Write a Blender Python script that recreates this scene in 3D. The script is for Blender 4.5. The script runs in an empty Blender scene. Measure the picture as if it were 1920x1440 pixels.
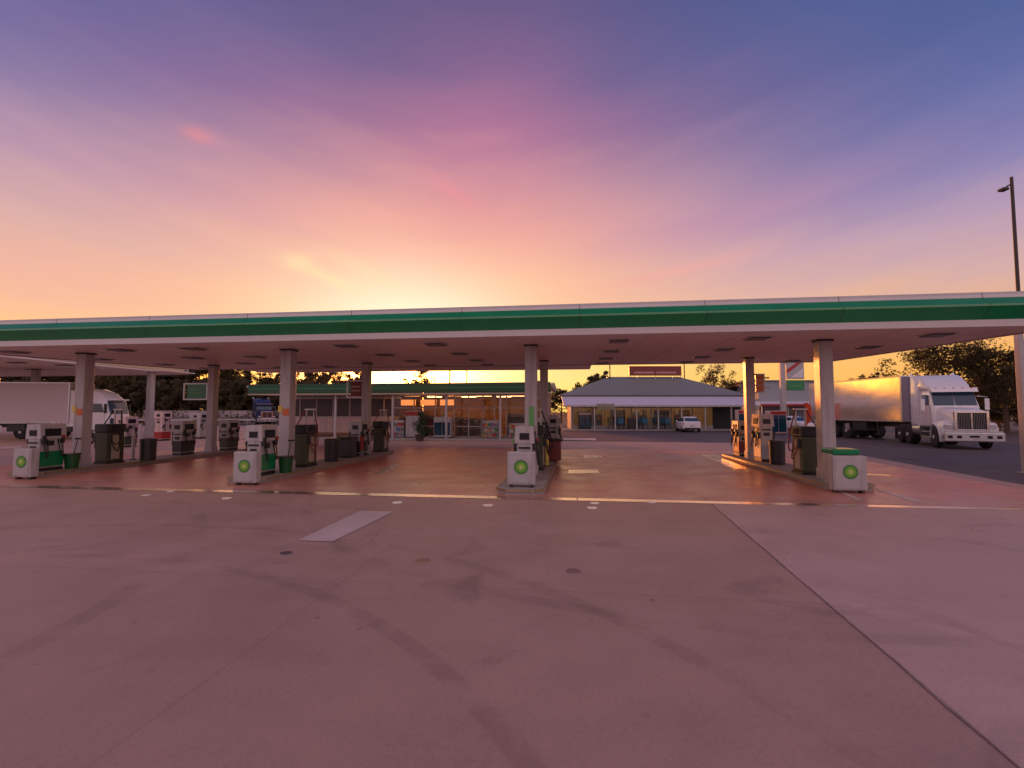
import bpy, bmesh, math, random
from mathutils import Vector, Matrix
random.seed(7)
PI = math.pi
S = bpy.context.scene
COL = S.collection

# ------------------------------------------------------------------ camera
F = 914.0; HOR = 772.0; H = 2.0
PITCH = math.atan((HOR - 720.0) / F)
cam_d = bpy.data.cameras.new("camera"); cam = bpy.data.objects.new("camera", cam_d); COL.objects.link(cam)
cam_d.sensor_width = 36; cam_d.lens = 36 * F / 1920; cam_d.clip_end = 5000; cam_d.clip_start = 0.05
cam.location = (0, 0, H); cam.rotation_euler = (PI / 2 + PITCH, 0, 0)
S.camera = cam
S.view_settings.view_transform = 'Standard'; S.view_settings.look = 'None'
S.view_settings.exposure = 0; S.view_settings.gamma = 1

# ------------------------------------------------------------------ sky
def lin(c):
    return tuple((v / 255 / 12.92) if v / 255 <= .04045 else ((v / 255 + .055) / 1.055) ** 2.4 for v in c)
SUN_AZ = math.radians(-12.0)      # from +Y towards +X
SUN_EL = math.radians(4.6)
BACK = 1.15
def build_world():
    w = bpy.data.worlds.new("World"); S.world = w; w.use_nodes = True
    nt = w.node_tree; nt.nodes.clear(); N = nt.nodes; L = nt.links
    def val(v, sock):
        if isinstance(v, (int, float)): sock.default_value = v
        elif isinstance(v, tuple): sock.default_value = v if len(v) == len(sock.default_value) else v + (1,)
        else: L.new(v, sock)
    def m(op, a, b=0.0, c=0.0, clamp=False):
        n = N.new('ShaderNodeMath'); n.operation = op; n.use_clamp = clamp
        val(a, n.inputs[0]); val(b, n.inputs[1]); val(c, n.inputs[2]); return n.outputs[0]
    def ramp(fac, stops, lo, hi, interp='EASE'):
        n = N.new('ShaderNodeValToRGB'); f = m('DIVIDE', m('SUBTRACT', fac, lo), hi - lo, clamp=True); L.new(f, n.inputs[0])
        n.color_ramp.interpolation = 'LINEAR'
        el = n.color_ramp.elements
        while len(el) < len(stops): el.new(0.5)
        for e, (p, c) in zip(el, stops):
            e.position = (p - lo) / (hi - lo); e.color = (*lin(c), 1)
        return n.outputs[0]
    def mix(f, a, b, mode='MIX'):
        n = N.new('ShaderNodeMix'); n.data_type = 'RGBA'; n.blend_type = mode; n.clamp_factor = True
        val(f, n.inputs[0]); val(a, n.inputs[6]); val(b, n.inputs[7]); return n.outputs[2]
    def sstep(v, a, b):
        n = N.new('ShaderNodeMapRange'); n.interpolation_type = 'SMOOTHERSTEP'
        val(v, n.inputs[0]); n.inputs[1].default_value = a; n.inputs[2].default_value = b; return n.outputs[0]
    tc = N.new('ShaderNodeTexCoord'); sep = N.new('ShaderNodeSeparateXYZ'); L.new(tc.outputs['Generated'], sep.inputs[0])
    x, y, z = sep.outputs
    el0 = m('MULTIPLY', m('ARCSINE', z), 180 / PI)
    az = m('MULTIPLY', m('ARCTAN2', x, y), 180 / PI)
    # high thin cloud, laid on a flat layer overhead
    zz = m('ADD', m('MAXIMUM', z, 0.0), 0.10)
    comb = N.new('ShaderNodeCombineXYZ'); L.new(m('DIVIDE', x, zz), comb.inputs[0]); L.new(m('DIVIDE', y, zz), comb.inputs[1])
    mp = N.new('ShaderNodeMapping'); L.new(comb.outputs[0], mp.inputs[0]); mp.inputs['Rotation'].default_value = (0, 0, math.radians(-22)); mp.inputs['Scale'].default_value = (0.75, 0.28, 1)
    n1 = N.new('ShaderNodeTexNoise'); L.new(mp.outputs[0], n1.inputs[0]); n1.inputs['Scale'].default_value = 1.1; n1.inputs['Detail'].default_value = 5; n1.inputs['Roughness'].default_value = .52; n1.inputs['Distortion'].default_value = .5
    cb2 = N.new('ShaderNodeCombineXYZ'); L.new(m('MULTIPLY', az, 1 / 20.0), cb2.inputs[0])
    # wisps bow gently: rise away from the sun's azimuth
    L.new(m('ADD', m('MULTIPLY', el0, 1 / 3.4), m('MULTIPLY', m('ABSOLUTE', m('ADD', az, 9.0)), -1 / 26.0)), cb2.inputs[1])
    mp2 = N.new('ShaderNodeMapping'); L.new(cb2.outputs[0], mp2.inputs[0]); mp2.inputs['Location'].default_value = (4, 2, 0); mp2.inputs['Rotation'].default_value = (0, 0, math.radians(-9)); mp2.inputs['Scale'].default_value = (.9, .9, 1)
    n2 = N.new('ShaderNodeTexNoise'); L.new(mp2.outputs[0], n2.inputs[0]); n2.inputs['Scale'].default_value = 1.0; n2.inputs['Detail'].default_value = 6; n2.inputs['Roughness'].default_value = .55
    el = m('ADD', el0, m('MULTIPLY', m('SUBTRACT', n1.outputs[0], .5), -5.0))
    el = m('ADD', el, m('MULTIPLY', m('SUBTRACT', n2.outputs[0], .5), -5.2))
    C = ramp(el, [(-1, (255, 212, 100)), (4.5, (255, 224, 125)), (9, (253, 198, 132)), (13, (254, 188, 138)), (17, (252, 180, 144)), (21, (241, 166, 149)), (26, (212, 148, 152)), (31, (165, 112, 146)), (36, (120, 94, 138)), (41, (100, 84, 130)), (60, (74, 74, 125)), (90, (60, 66, 118))], -1, 90)
    R = ramp(el, [(-1, (250, 160, 62)), (5, (252, 178, 96)), (9.6, (226, 172, 145)), (12.2, (206, 166, 168)), (15.7, (176, 150, 180)), (20.6, (122, 122, 176)), (26.4, (84, 102, 162)), (31.3, (70, 93, 150)), (60, (58, 76, 132)), (90, (54, 64, 118))], -1, 90)
    LL = ramp(el, [(-1, (240, 140, 60)), (5, (246, 168, 110)), (9.6, (244, 180, 150)), (12.2, (232, 172, 160)), (15.7, (206, 166, 170)), (20.6, (166, 141, 174)), (26.4, (110, 110, 163)), (31.3, (90, 97, 154)), (60, (66, 78, 130)), (90, (56, 64, 118))], -1, 90)
    side = mix(sstep(az, -35, 25), LL, R)
    d = m('ADD', az, 7.0)
    wgt = m('EXPONENT', m('MULTIPLY', m('MULTIPLY', d, d), -1 / (2 * 23.0 ** 2)))
    base = mix(wgt, side, C)
    # glow round the sun
    sx, sy = -12.0, 9.0
    g = m('EXPONENT', m('ADD', m('MULTIPLY', m('POWER', m('SUBTRACT', az, sx), 2), -1 / (2 * 9.0 ** 2)), m('MULTIPLY', m('POWER', m('SUBTRACT', el0, sy), 2), -1 / (2 * 5.0 ** 2))))
    base = mix(m('MULTIPLY', g, .92), base, (1.0, .90, .70, 1))
    g2 = m('EXPONENT', m('ADD', m('MULTIPLY', m('POWER', m('SUBTRACT', az, -12.5), 2), -1 / (2 * 4.5 ** 2)), m('MULTIPLY', m('POWER', m('SUBTRACT', el0, 3.6), 2), -1 / (2 * 2.1 ** 2))))
    g3 = m('EXPONENT', m('ADD', m('MULTIPLY', m('POWER', m('SUBTRACT', az, -46), 2), -1 / (2 * 12.0 ** 2)), m('MULTIPLY', m('POWER', m('SUBTRACT', el0, 1.5), 2), -1 / (2 * 2.2 ** 2))))
    added_glow = N.new('ShaderNodeVectorMath'); added_glow.operation = 'SCALE'; added_glow.inputs[0].default_value = (8.0, 2.7, .22); L.new(g3, added_glow.inputs['Scale']); base = mix(1.0, base, added_glow.outputs[0], 'ADD')  # orange lobe low at far left, added for the trailer side to reflect
    hot = N.new('ShaderNodeVectorMath'); hot.operation = 'SCALE'; hot.inputs[0].default_value = (34.0, 10.5, 1.8); L.new(g2, hot.inputs['Scale'])
    base = mix(1.0, base, hot.outputs[0], 'ADD')
    # wisps and small tufts
    def tuft(a, e, sa, se, rot, col, k):
        c, s = math.cos(rot), math.sin(rot)
        da, de = m('SUBTRACT', az, a), m('SUBTRACT', el0, e)
        wob = m('MULTIPLY', m('SUBTRACT', n2.outputs[0], .5), 1.6)
        u = m('ADD', m('MULTIPLY', da, c), m('MULTIPLY', de, s)); v = m('ADD', m('SUBTRACT', m('MULTIPLY', de, c), m('MULTIPLY', da, s)), wob)
        q = m('EXPONENT', m('ADD', m('MULTIPLY', m('POWER', u, 2), -1 / (2 * sa * sa)), m('MULTIPLY', m('POWER', v, 2), -1 / (2 * se * se))))
        return m('MULTIPLY', q, k), (*lin(col), 1)
    for t in [(-33.6, 26.0, .9, .40, 0, (250, 140, 140), .45), (-32.4, 25.9, 2.2, .5, 0, (205, 140, 155), .3),
              (-20.8, 14.6, 2.8, .42, -.30, (255, 226, 168), .5), (-24.0, 16.0, 1.1, .6, .1, (255, 226, 168), .45), (-16.5, 15.5, 3.2, .5, -.35, (255, 222, 165), .3),
              (-7, 24.5, 2.2, .6, -.5, (250, 150, 150), .5), (19, 15.5, 5.5, .5, .16, (250, 165, 150), .35), (24, 20, 10, 1.3, .12, (196, 140, 168), .35), (-3, 28, 8, 6, .6, (190, 112, 150), .35)]:
        f, c = tuft(*t); base = mix(f, base, c)
    # the sky behind the photographer: bright pink anti-twilight
    bk = sstep(y, .25, -.35)
    bcol = (.60 * BACK, .41 * BACK, .48 * BACK, 1)
    base = mix(m('MULTIPLY', bk, sstep(z, -.05, .05)), base, bcol)
    sky = N.new('ShaderNodeTexSky'); sky.sky_type = 'NISHITA'; sky.sun_disc = False; sky.sun_elevation = SUN_EL; sky.sun_rotation = SUN_AZ
    b1 = N.new('ShaderNodeBackground'); L.new(sky.outputs[0], b1.inputs[0]); b1.inputs[1].default_value = .012
    b2 = N.new('ShaderNodeBackground'); L.new(base, b2.inputs[0]); b2.inputs[1].default_value = 1.0
    ad = N.new('ShaderNodeAddShader'); L.new(b1.outputs[0], ad.inputs[0]); L.new(b2.outputs[0], ad.inputs[1])
    out = N.new('ShaderNodeOutputWorld'); L.new(ad.outputs[0], out.inputs[0])
build_world()

sd = bpy.data.lights.new("sun", 'SUN'); sun = bpy.data.objects.new("sun", sd); COL.objects.link(sun)
sd.energy = 2.0; sd.angle = math.radians(1.2); sd.color = (1.0, .27, .06)
sv = Vector((math.sin(SUN_AZ) * math.cos(SUN_EL), math.cos(SUN_AZ) * math.cos(SUN_EL), math.sin(SUN_EL)))
sun.rotation_euler = sv.to_track_quat('Z', 'Y').to_euler(); sun.location = (-10, 60, 20)

# ------------------------------------------------------------------ site axes
TH = math.radians(7.48); CT, ST = math.cos(TH), math.sin(TH)
def C(a, d, z=0.0):                      # along the canopy, away from the camera
    return Vector((a * CT + d * ST, -a * ST + d * CT, z))
def G(px, py, z=0.0):                    # ground point seen at a pixel of the photograph
    r = Vector((px - 960, F, 720 - py)); r.rotate(Matrix.Rotation(PITCH, 3, 'X'))
    t = (z - H) / r.z; return Vector((r.x * t, r.y * t, z))
def W(px, Y, z=0.0):
    return Vector(((px - 960) / F * Y, Y, z))

# ------------------------------------------------------------------ materials
MATS = {}
def mat(name, col, rough=.6, metal=0.0, var=.12, scale=3.0, bump=0.0, bscale=60, spec=.5, emit=None, estr=0, trans=0, coat=0, dirt=None):
    if name in MATS: return MATS[name]
    m = bpy.data.materials.new(name); m.use_nodes = True; MATS[name] = m
    nt = m.node_tree; N, L = nt.nodes, nt.links; b = N['Principled BSDF']
    b.inputs['Roughness'].default_value = rough; b.inputs['Metallic'].default_value = metal
    b.inputs['Specular IOR Level'].default_value = spec
    b.inputs['Coat Weight'].default_value = coat
    tc = N.new('ShaderNodeTexCoord'); n = N.new('ShaderNodeTexNoise'); L.new(tc.outputs['Object'], n.inputs[0])
    n.inputs['Scale'].default_value = scale; n.inputs['Detail'].default_value = 6; n.inputs['Roughness'].default_value = .6
    r = N.new('ShaderNodeMapRange'); L.new(n.outputs[0], r.inputs[0]); r.inputs[1].default_value = .25; r.inputs[2].default_value = .75
    r.inputs[3].default_value = 1 - var; r.inputs[4].default_value = 1 + var
    mx = N.new('ShaderNodeVectorMath'); mx.operation = 'SCALE'; mx.inputs[0].default_value = col[:3]; L.new(r.outputs[0], mx.inputs['Scale'])
    cout = mx.outputs[0]
    if dirt:
        n2 = N.new('ShaderNodeTexNoise'); mp = N.new('ShaderNodeMapping'); L.new(tc.outputs['Object'], mp.inputs[0]); mp.inputs['Scale'].default_value = (3, 3, .35)
        L.new(mp.outputs[0], n2.inputs[0]); n2.inputs['Scale'].default_value = 2.2; n2.inputs['Detail'].default_value = 5
        r2 = N.new('ShaderNodeMapRange'); L.new(n2.outputs[0], r2.inputs[0]); r2.inputs[1].default_value = .48; r2.inputs[2].default_value = .72; r2.inputs[4].default_value = dirt
        mm = N.new('ShaderNodeMix'); mm.data_type = 'RGBA'; L.new(r2.outputs[0], mm.inputs[0]); L.new(cout, mm.inputs[6]); mm.inputs[7].default_value = (.16, .12, .09, 1); cout = mm.outputs[2]
    L.new(cout, b.inputs['Base Color'])
    rr = N.new('ShaderNodeMapRange'); L.new(n.outputs[0], rr.inputs[0]); rr.inputs[3].default_value = max(.02, rough - .1); rr.inputs[4].default_value = min(1, rough + .1); L.new(rr.outputs[0], b.inputs['Roughness'])
    if bump:
        n3 = N.new('ShaderNodeTexNoise'); L.new(tc.outputs['Object'], n3.inputs[0]); n3.inputs['Scale'].default_value = bscale; n3.inputs['Detail'].default_value = 4
        bm_ = N.new('ShaderNodeBump'); bm_.inputs['Strength'].default_value = bump; bm_.inputs['Distance'].default_value = .02; L.new(n3.outputs[0], bm_.inputs['Height']); L.new(bm_.outputs[0], b.inputs['Normal'])
    if emit: b.inputs['Emission Color'].default_value = (*emit, 1); b.inputs['Emission Strength'].default_value = estr
    if trans: b.inputs['Transmission Weight'].default_value = trans
    return m
WHITE = mat('painted_white', (.46, .45, .44), .38, dirt=.38, var=.06)
WHITE2 = mat('gloss_white', (.80, .80, .80), .18, coat=.5, var=.04)
CREAM = mat('cream_paint', (.62, .55, .48), .6, dirt=.25)
GREEN_D = mat('canopy_green', (.008, .23, .08), .20, var=.10, scale=.8)
GREEN_L = mat('light_green', (.12, .42, .10), .35)
GREEN_LINE = mat('pale_green_line', (.09, .30, .12), .3)
YELLOW = mat('yellow_paint', (.75, .60, .08), .4)
ORANGE = mat('orange_notice', (.62, .17, .04), .5)
BLACK = mat('black_plastic', (.02, .022, .022), .45)
RUBBER = mat('rubber', (.018, .018, .018), .8, bump=.2)
DARKM = mat('dark_metal', (.06, .055, .05), .4, .6)
STEEL = mat('galvanised_steel', (.45, .44, .43), .35, .8, var=.15)
CHROME = mat('chrome', (.75, .75, .75), .12, 1.0, var=.05)
ALU = mat('brushed_aluminium', (.55, .55, .55), .3, .9)
SCREEN = mat('dark_screen', (.02, .02, .025), .12)
RED = mat('red_paint', (.38, .03, .025), .4)
DRED = mat('maroon_paint', (.20, .035, .03), .45)
BLUE = mat('blue_cab_paint', (.018, .025, .085), .22, coat=.5)
TEAL = mat('teal_plastic', (.02, .11, .17), .5)
GLASSD = mat('tinted_glass', (.015, .055, .095), .06, spec=.8)
SOFFIT = mat('soffit_sheet', (.80, .70, .66), .42, var=.06, scale=.6)
CONC = mat('kerb_concrete', (.36, .33, .31), .75, bump=.3, dirt=.3)
OLIVE = mat('dark_olive_panel', (.06, .07, .035), .5)
BEIGE = mat('beige_panel', (.42, .38, .28), .5)
HOSE_R = mat('red_hose', (.20, .02, .02), .5)
LENS = mat('frosted_lens', (.10, .09, .085), .35)
LIGHT = mat('warm_light', (.9, .8, .6), .5, emit=(1.0, .33, .08), estr=30.0)
LIGHT2 = mat('soft_warm_light', (.9, .8, .6), .5, emit=(1.0, .46, .17), estr=13.0)
AMBER = mat('amber_lens', (.7, .2, .02), .3)
REDLENS = mat('red_lens', (.45, .01, .01), .25)
HEADL = mat('headlight_glass', (.55, .58, .6), .08, .2)
ROOFG = mat('grey_green_roof', (.21, .23, .20), .5, var=.08)
BRICK = mat('brown_brick', (.26, .15, .10), .8, bump=.3)
BARK = mat('bark', (.11, .075, .05), .9, bump=.5)
TRAILW = mat('trailer_side', (.90, .80, .70), .16, .8, var=.03, scale=.7, coat=.0, bump=.35, bscale=.8)
PINKW = mat('pink_white_panel', (.66, .50, .46), .55, dirt=.3)

def glass_mat():
    m = bpy.data.materials.new('shop_glass'); m.use_nodes = True; nt = m.node_tree; N, L = nt.nodes, nt.links; N.clear()
    t = N.new('ShaderNodeBsdfTransparent'); t.inputs[0].default_value = (.72, .74, .74, 1); g = N.new('ShaderNodeBsdfGlossy'); g.inputs['Roughness'].default_value = .04; g.inputs[0].default_value = (.8, .8, .8, 1)
    fr = N.new('ShaderNodeFresnel'); fr.inputs[0].default_value = 1.45; mx = N.new('ShaderNodeMixShader'); o = N.new('ShaderNodeOutputMaterial')
    L.new(fr.outputs[0], mx.inputs[0]); L.new(t.outputs[0], mx.inputs[1]); L.new(g.outputs[0], mx.inputs[2]); L.new(mx.outputs[0], o.inputs[0]); return m
GLASS = glass_mat()

def ground_mat(name, base, rough, joints=None, stain=.35, glow_tint=None, rvar=.15, slab=.0, detail=False, dragk=.55):
    m = bpy.data.materials.new(name); m.use_nodes = True; nt = m.node_tree; N, L = nt.nodes, nt.links; b = N['Principled BSDF']
    tc = N.new('ShaderNodeTexCoord'); mp = N.new('ShaderNodeMapping'); L.new(tc.outputs['Object'], mp.inputs[0]); mp.inputs['Rotation'].default_value = (0, 0, TH)
    def noise(s, det=6, rg=.6, src=None, dist=0):
        n = N.new('ShaderNodeTexNoise'); L.new(src or mp.outputs[0], n.inputs[0]); n.inputs['Scale'].default_value = s; n.inputs['Detail'].default_value = det; n.inputs['Roughness'].default_value = rg; n.inputs['Distortion'].default_value = dist; return n.outputs[0]
    def mr(v, a, b_, c, d):
        n = N.new('ShaderNodeMapRange'); L.new(v, n.inputs[0]); n.inputs[1].default_value = a; n.inputs[2].default_value = b_; n.inputs[3].default_value = c; n.inputs[4].default_value = d; return n.outputs[0]
    def mth(op, a, b_=0.0):
        n = N.new('ShaderNodeMath'); n.operation = op
        for v, s in ((a, n.inputs[0]), (b_, n.inputs[1])):
            if isinstance(v, (int, float)): s.default_value = v
            else: L.new(v, s)
        return n.outputs[0]
    big = noise(.16, 5, .55, dist=.6); mid = noise(1.1, 6, .62); fine = noise(26, 4, .7)
    f = mth('MULTIPLY', mr(big, .3, .7, 1 - stain * .5, 1 + stain * .4), mr(mid, .3, .7, .90, 1.08))
    f = mth('MULTIPLY', f, mr(fine, .3, .7, .93, 1.07))
    if detail:
        vo = N.new('ShaderNodeTexVoronoi'); vo.feature = 'DISTANCE_TO_EDGE'; dm = N.new('ShaderNodeVectorMath'); dm.operation = 'ADD'
        nz = N.new('ShaderNodeTexNoise'); L.new(mp.outputs[0], nz.inputs[0]); nz.inputs['Scale'].default_value = 1.3; nz.inputs['Detail'].default_value = 5
        sc_ = N.new('ShaderNodeVectorMath'); sc_.operation = 'SCALE'; L.new(nz.outputs['Color'], sc_.inputs[0]); sc_.inputs['Scale'].default_value = .9
        L.new(mp.outputs[0], dm.inputs[0]); L.new(sc_.outputs[0], dm.inputs[1]); L.new(dm.outputs[0], vo.inputs[0]); vo.inputs['Scale'].default_value = .24
        ck = mr(vo.outputs[0], .0006, .0022, .0, 1); gate = mr(noise(.3, 2), .50, .58, 1, 0)
        f = mth('MULTIPLY', f, mr(mth('MAXIMUM', ck, gate), 0, 1, .64, 1))
        # turning tyre arcs
        for cx, cy, rr, wd_, k_ in ((-6.5, -1.5, 7.6, .10, .84), (-6.5, -1.5, 9.4, .11, .87), (9, -3, 7.4, .11, .86), (9, -3, 9.1, .10, .88), (2.5, 14.0, 9.2, .12, .88), (-14, 2, 9.5, .14, .86)):
            cv = N.new('ShaderNodeCombineXYZ'); cv.inputs[0].default_value = cx; cv.inputs[1].default_value = cy
            ds = N.new('ShaderNodeVectorMath'); ds.operation = 'DISTANCE'; L.new(mp.outputs[0], ds.inputs[0]); L.new(cv.outputs[0], ds.inputs[1])
            dd = mth('ABSOLUTE', mth('SUBTRACT', ds.outputs['Value'], rr)); arc_ = mr(dd, wd_ * .6, wd_, 0, 1)
            f = mth('MULTIPLY', f, mr(mth('MAXIMUM', arc_, mr(mid, .42, .6, 0, 1)), 0, 1, k_, 1))
        # oil drips, gum and pits
        v2 = N.new('ShaderNodeTexVoronoi'); L.new(mp.outputs[0], v2.inputs[0]); v2.inputs['Scale'].default_value = 1.7
        dr = mr(v2.outputs['Distance'], .03, .07, 0, 1); f = mth('MULTIPLY', f, mr(mth('MAXIMUM', dr, mr(noise(.5, 3), .5, .56, 1, 0)), 0, 1, .60, 1))
        v3 = N.new('ShaderNodeTexVoronoi'); L.new(mp.outputs[0], v3.inputs[0]); v3.inputs['Scale'].default_value = 14
        f = mth('MULTIPLY', f, mr(v3.outputs['Distance'], .05, .16, .90, 1))
        f = mth('MULTIPLY', f, mr(noise(70, 2, .6), .3, .7, .93, 1.07))
        oil = noise(.55, 5, .65, dist=1.2); f = mth('MULTIPLY', f, mr(oil, .58, .72, 1, .74))
    # tyre-worn lanes and drips
    st = N.new('ShaderNodeMapping'); L.new(mp.outputs[0], st.inputs[0]); st.inputs['Scale'].default_value = (.22, 1.5, 1)
    drag = noise(.9, 5, .6, st.outputs[0], .8); f = mth('MULTIPLY', f, mr(drag, .5, .72, 1, 1 - stain * dragk))
    spots = noise(3.2, 3, .5); f = mth('MULTIPLY', f, mr(spots, .68, .76, 1, .8))
    sep = N.new('ShaderNodeSeparateXYZ'); L.new(mp.outputs[0], sep.inputs[0])
    if joints:
        px, py, ox, oy, wd = joints
        wob = mth('MULTIPLY', mth('SUBTRACT', noise(2.0, 3), .5), .02)
        for c, p, o in ((sep.outputs[0], px, ox), (sep.outputs[1], py, oy)):
            q = mth('FRACT', mth('DIVIDE', mth('ADD', mth('ADD', c, wob), p * 200.5 - o), p))
            dd = mth('MULTIPLY', mth('ABSOLUTE', mth('SUBTRACT', q, .5)), p)
            f = mth('MULTIPLY', f, mr(dd, wd * .5, wd * 1.2, .62 if c is sep.outputs[0] else .88, 1))
            f = mth('MULTIPLY', f, mr(dd, 0, wd * 12, .93 if c is sep.outputs[0] else .98, 1))
        if slab:
            qx = mth('FLOOR', mth('DIVIDE', mth('ADD', sep.outputs[0], px * 200 - ox), px)); qy = mth('FLOOR', mth('DIVIDE', mth('ADD', sep.outputs[1], py * 200 - oy), py))
            cb = N.new('ShaderNodeCombineXYZ'); L.new(qx, cb.inputs[0]); L.new(qy, cb.inputs[1])
            wn = N.new('ShaderNodeTexWhiteNoise'); L.new(cb.outputs[0], wn.inputs[0]); f = mth('MULTIPLY', f, mr(wn.outputs[0], 0, 1, 1 - slab, 1 + slab))
    v = N.new('ShaderNodeVectorMath'); v.operation = 'SCALE'; v.inputs[0].default_value = base; L.new(f, v.inputs['Scale'])
    c = v.outputs[0]
    if glow_tint:
        mx = N.new('ShaderNodeMix'); mx.data_type = 'RGBA'; L.new(mth('MULTIPLY', mr(noise(.35, 5, .6, dist=1), .36, .60, .15, .95), mr(mth('ADD', sep.outputs[1], mth('MULTIPLY', big, 5.0)), 13.6, 18.5, 0, 1)), mx.inputs[0]); L.new(c, mx.inputs[6]); mx.inputs[7].default_value = (*glow_tint, 1); c = mx.outputs[2]  # reddish stain and sunset glow put into the colour, growing under the canopy
    L.new(c, b.inputs['Base Color'])
    L.new(mr(mid, .3, .7, rough - rvar, rough + rvar), b.inputs['Roughness'])
    bp = N.new('ShaderNodeBump'); bp.inputs['Strength'].default_value = .25; bp.inputs['Distance'].default_value = .01; L.new(fine, bp.inputs['Height']); L.new(bp.outputs[0], b.inputs['Normal'])
    return m
CONCRETE = ground_mat('forecourt_concrete', (.45, .285, .225), .58, (7.0, 6.2, -2.75, 5.6, .012), .30, slab=.03, detail=True, dragk=.25)
CONCRETE2 = ground_mat('newer_concrete', (.55, .368, .318), .58, (30, 7.2, 25, 2.6, .012), .30, detail=True, dragk=.25)
APRON = ground_mat('apron_concrete', (.52, .265, .21), .36, (5.3, 4.2, 2.62, 11.6, .010), .5, glow_tint=(.60, .165, .085), rvar=.10, slab=.04, detail=True)
ASPHALT = ground_mat('asphalt', (.085, .068, .072), .7, None, .4)
EARTH = ground_mat('dry_grass_ground', (.09, .075, .04), .95, None, .5)
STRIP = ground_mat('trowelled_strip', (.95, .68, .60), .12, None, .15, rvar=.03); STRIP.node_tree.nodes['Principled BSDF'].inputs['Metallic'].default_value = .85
GLINT = ground_mat('ground_glint', (.85, .66, .56), .16, None, .2, rvar=.04); GLINT.node_tree.nodes['Principled BSDF'].inputs['Metallic'].default_value = .55  # bright sun and reflection spots on the ground, put in as pale patches
PAINTW = ground_mat('road_paint', (.60, .47, .45), .5, None, .3)

# ------------------------------------------------------------------ mesh builder
class MB:
    def __init__(s): s.bm = bmesh.new(); s.mi = 0; s.mats = []
    def use(s, m):
        if m not in s.mats: s.mats.append(m)
        s.mi = s.mats.index(m); return s
    def _merge(s, t, M=None):
        if M is not None: t.transform(M)
        for f in t.faces: f.material_index = s.mi
        me = bpy.data.meshes.new('t'); t.to_mesh(me); t.free(); s.bm.from_mesh(me); bpy.data.meshes.remove(me); return s
    def box(s, x0, x1, y0, y1, z0, z1, bv=0.0, M=None, seg=2):
        t = bmesh.new(); bmesh.ops.create_cube(t, size=1.0)
        for v in t.verts: v.co = Vector((x0 + (v.co.x + .5) * (x1 - x0), y0 + (v.co.y + .5) * (y1 - y0), z0 + (v.co.z + .5) * (z1 - z0)))
        if bv: bmesh.ops.bevel(t, geom=t.edges[:], offset=bv, segments=seg, affect='EDGES', profile=.5)
        return s._merge(t, M)
    def cyl(s, p0, p1, r0, r1=None, n=12, caps=True):
        p0, p1 = Vector(p0), Vector(p1); r1 = r0 if r1 is None else r1
        t = bmesh.new(); bmesh.ops.create_cone(t, cap_ends=caps, segments=n, radius1=r0, radius2=r1, depth=(p1 - p0).length)
        q = Vector((0, 0, 1)).rotation_difference((p1 - p0).normalized()).to_matrix().to_4x4()
        return s._merge(t, Matrix.Translation((p0 + p1) / 2) @ q)
    def tube(s, pts, r, n=6):
        pts = [Vector(p) for p in pts]; t = bmesh.new(); rings = []
        for i, p in enumerate(pts):
            d = (pts[min(i + 1, len(pts) - 1)] - pts[max(i - 1, 0)]).normalized()
            up = Vector((0, 0, 1)) if abs(d.z) < .9 else Vector((1, 0, 0)); u = d.cross(up).normalized(); w = d.cross(u)
            rr = r[i] if isinstance(r, (list, tuple)) else r
            rings.append([t.verts.new(p + u * math.cos(k / n * 2 * PI) * rr + w * math.sin(k / n * 2 * PI) * rr) for k in range(n)])
        for a, b in zip(rings, rings[1:]):
            for k in range(n): t.faces.new((a[k], a[(k + 1) % n], b[(k + 1) % n], b[k]))
        t.faces.new(rings[0]); t.faces.new(rings[-1][::-1]); bmesh.ops.recalc_face_normals(t, faces=t.faces[:])
        return s._merge(t)
    def prism(s, prof, p0, p1, axis='x', M=None):
        """prof: list of 2-D points; extruded along axis from p0 to p1"""
        t = bmesh.new()
        def mk(u, v, w): return {'x': (w, u, v), 'y': (u, w, v), 'z': (u, v, w)}[axis]
        a = [t.verts.new(mk(u, v, p0)) for u, v in prof]; b = [t.verts.new(mk(u, v, p1)) for u, v in prof]; n = len(prof)
        for k in range(n): t.faces.new((a[k], a[(k + 1) % n], b[(k + 1) % n], b[k]))
        t.faces.new(a); t.faces.new(b); bmesh.ops.recalc_face_normals(t, faces=t.faces[:])
        return s._merge(t, M)
    def loft(s, rings, cap=True):
        t = bmesh.new(); R = [[t.verts.new(p) for p in r] for r in rings]; n = len(R[0])
        for a, b in zip(R, R[1:]):
            for k in range(n): t.faces.new((a[k], a[(k + 1) % n], b[(k + 1) % n], b[k]))
        if cap: t.faces.new(R[0]); t.faces.new(R[-1])
        bmesh.ops.recalc_face_normals(t, faces=t.faces[:]); return s._merge(t)
    def poly(s, pts):
        t = bmesh.new(); t.faces.new([t.verts.new(p) for p in pts]); return s._merge(t)
    def obj(s, name, parent=None, m=None, smooth=False, loc=None, rz=0):
        if m is not None and not s.mats: s.mats = [m]
        me = bpy.data.meshes.new(name); s.bm.to_mesh(me); s.bm.free()
        for q in s.mats: me.materials.append(q)
        if smooth:
            for p in me.polygons: p.use_smooth = True
            me.set_sharp_from_angle(angle=math.radians(38))
        o = bpy.data.objects.new(name, me); COL.objects.link(o)
        if parent: o.parent = parent
        if loc is not None: o.location = loc
        if rz: o.rotation_euler.z = rz
        return o
def tag(o, label=None, cat=None, group=None, kind=None):
    if label: o['label'] = label
    if cat: o['category'] = cat
    if group: o['group'] = group
    if kind: o['kind'] = kind
    return o
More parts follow.
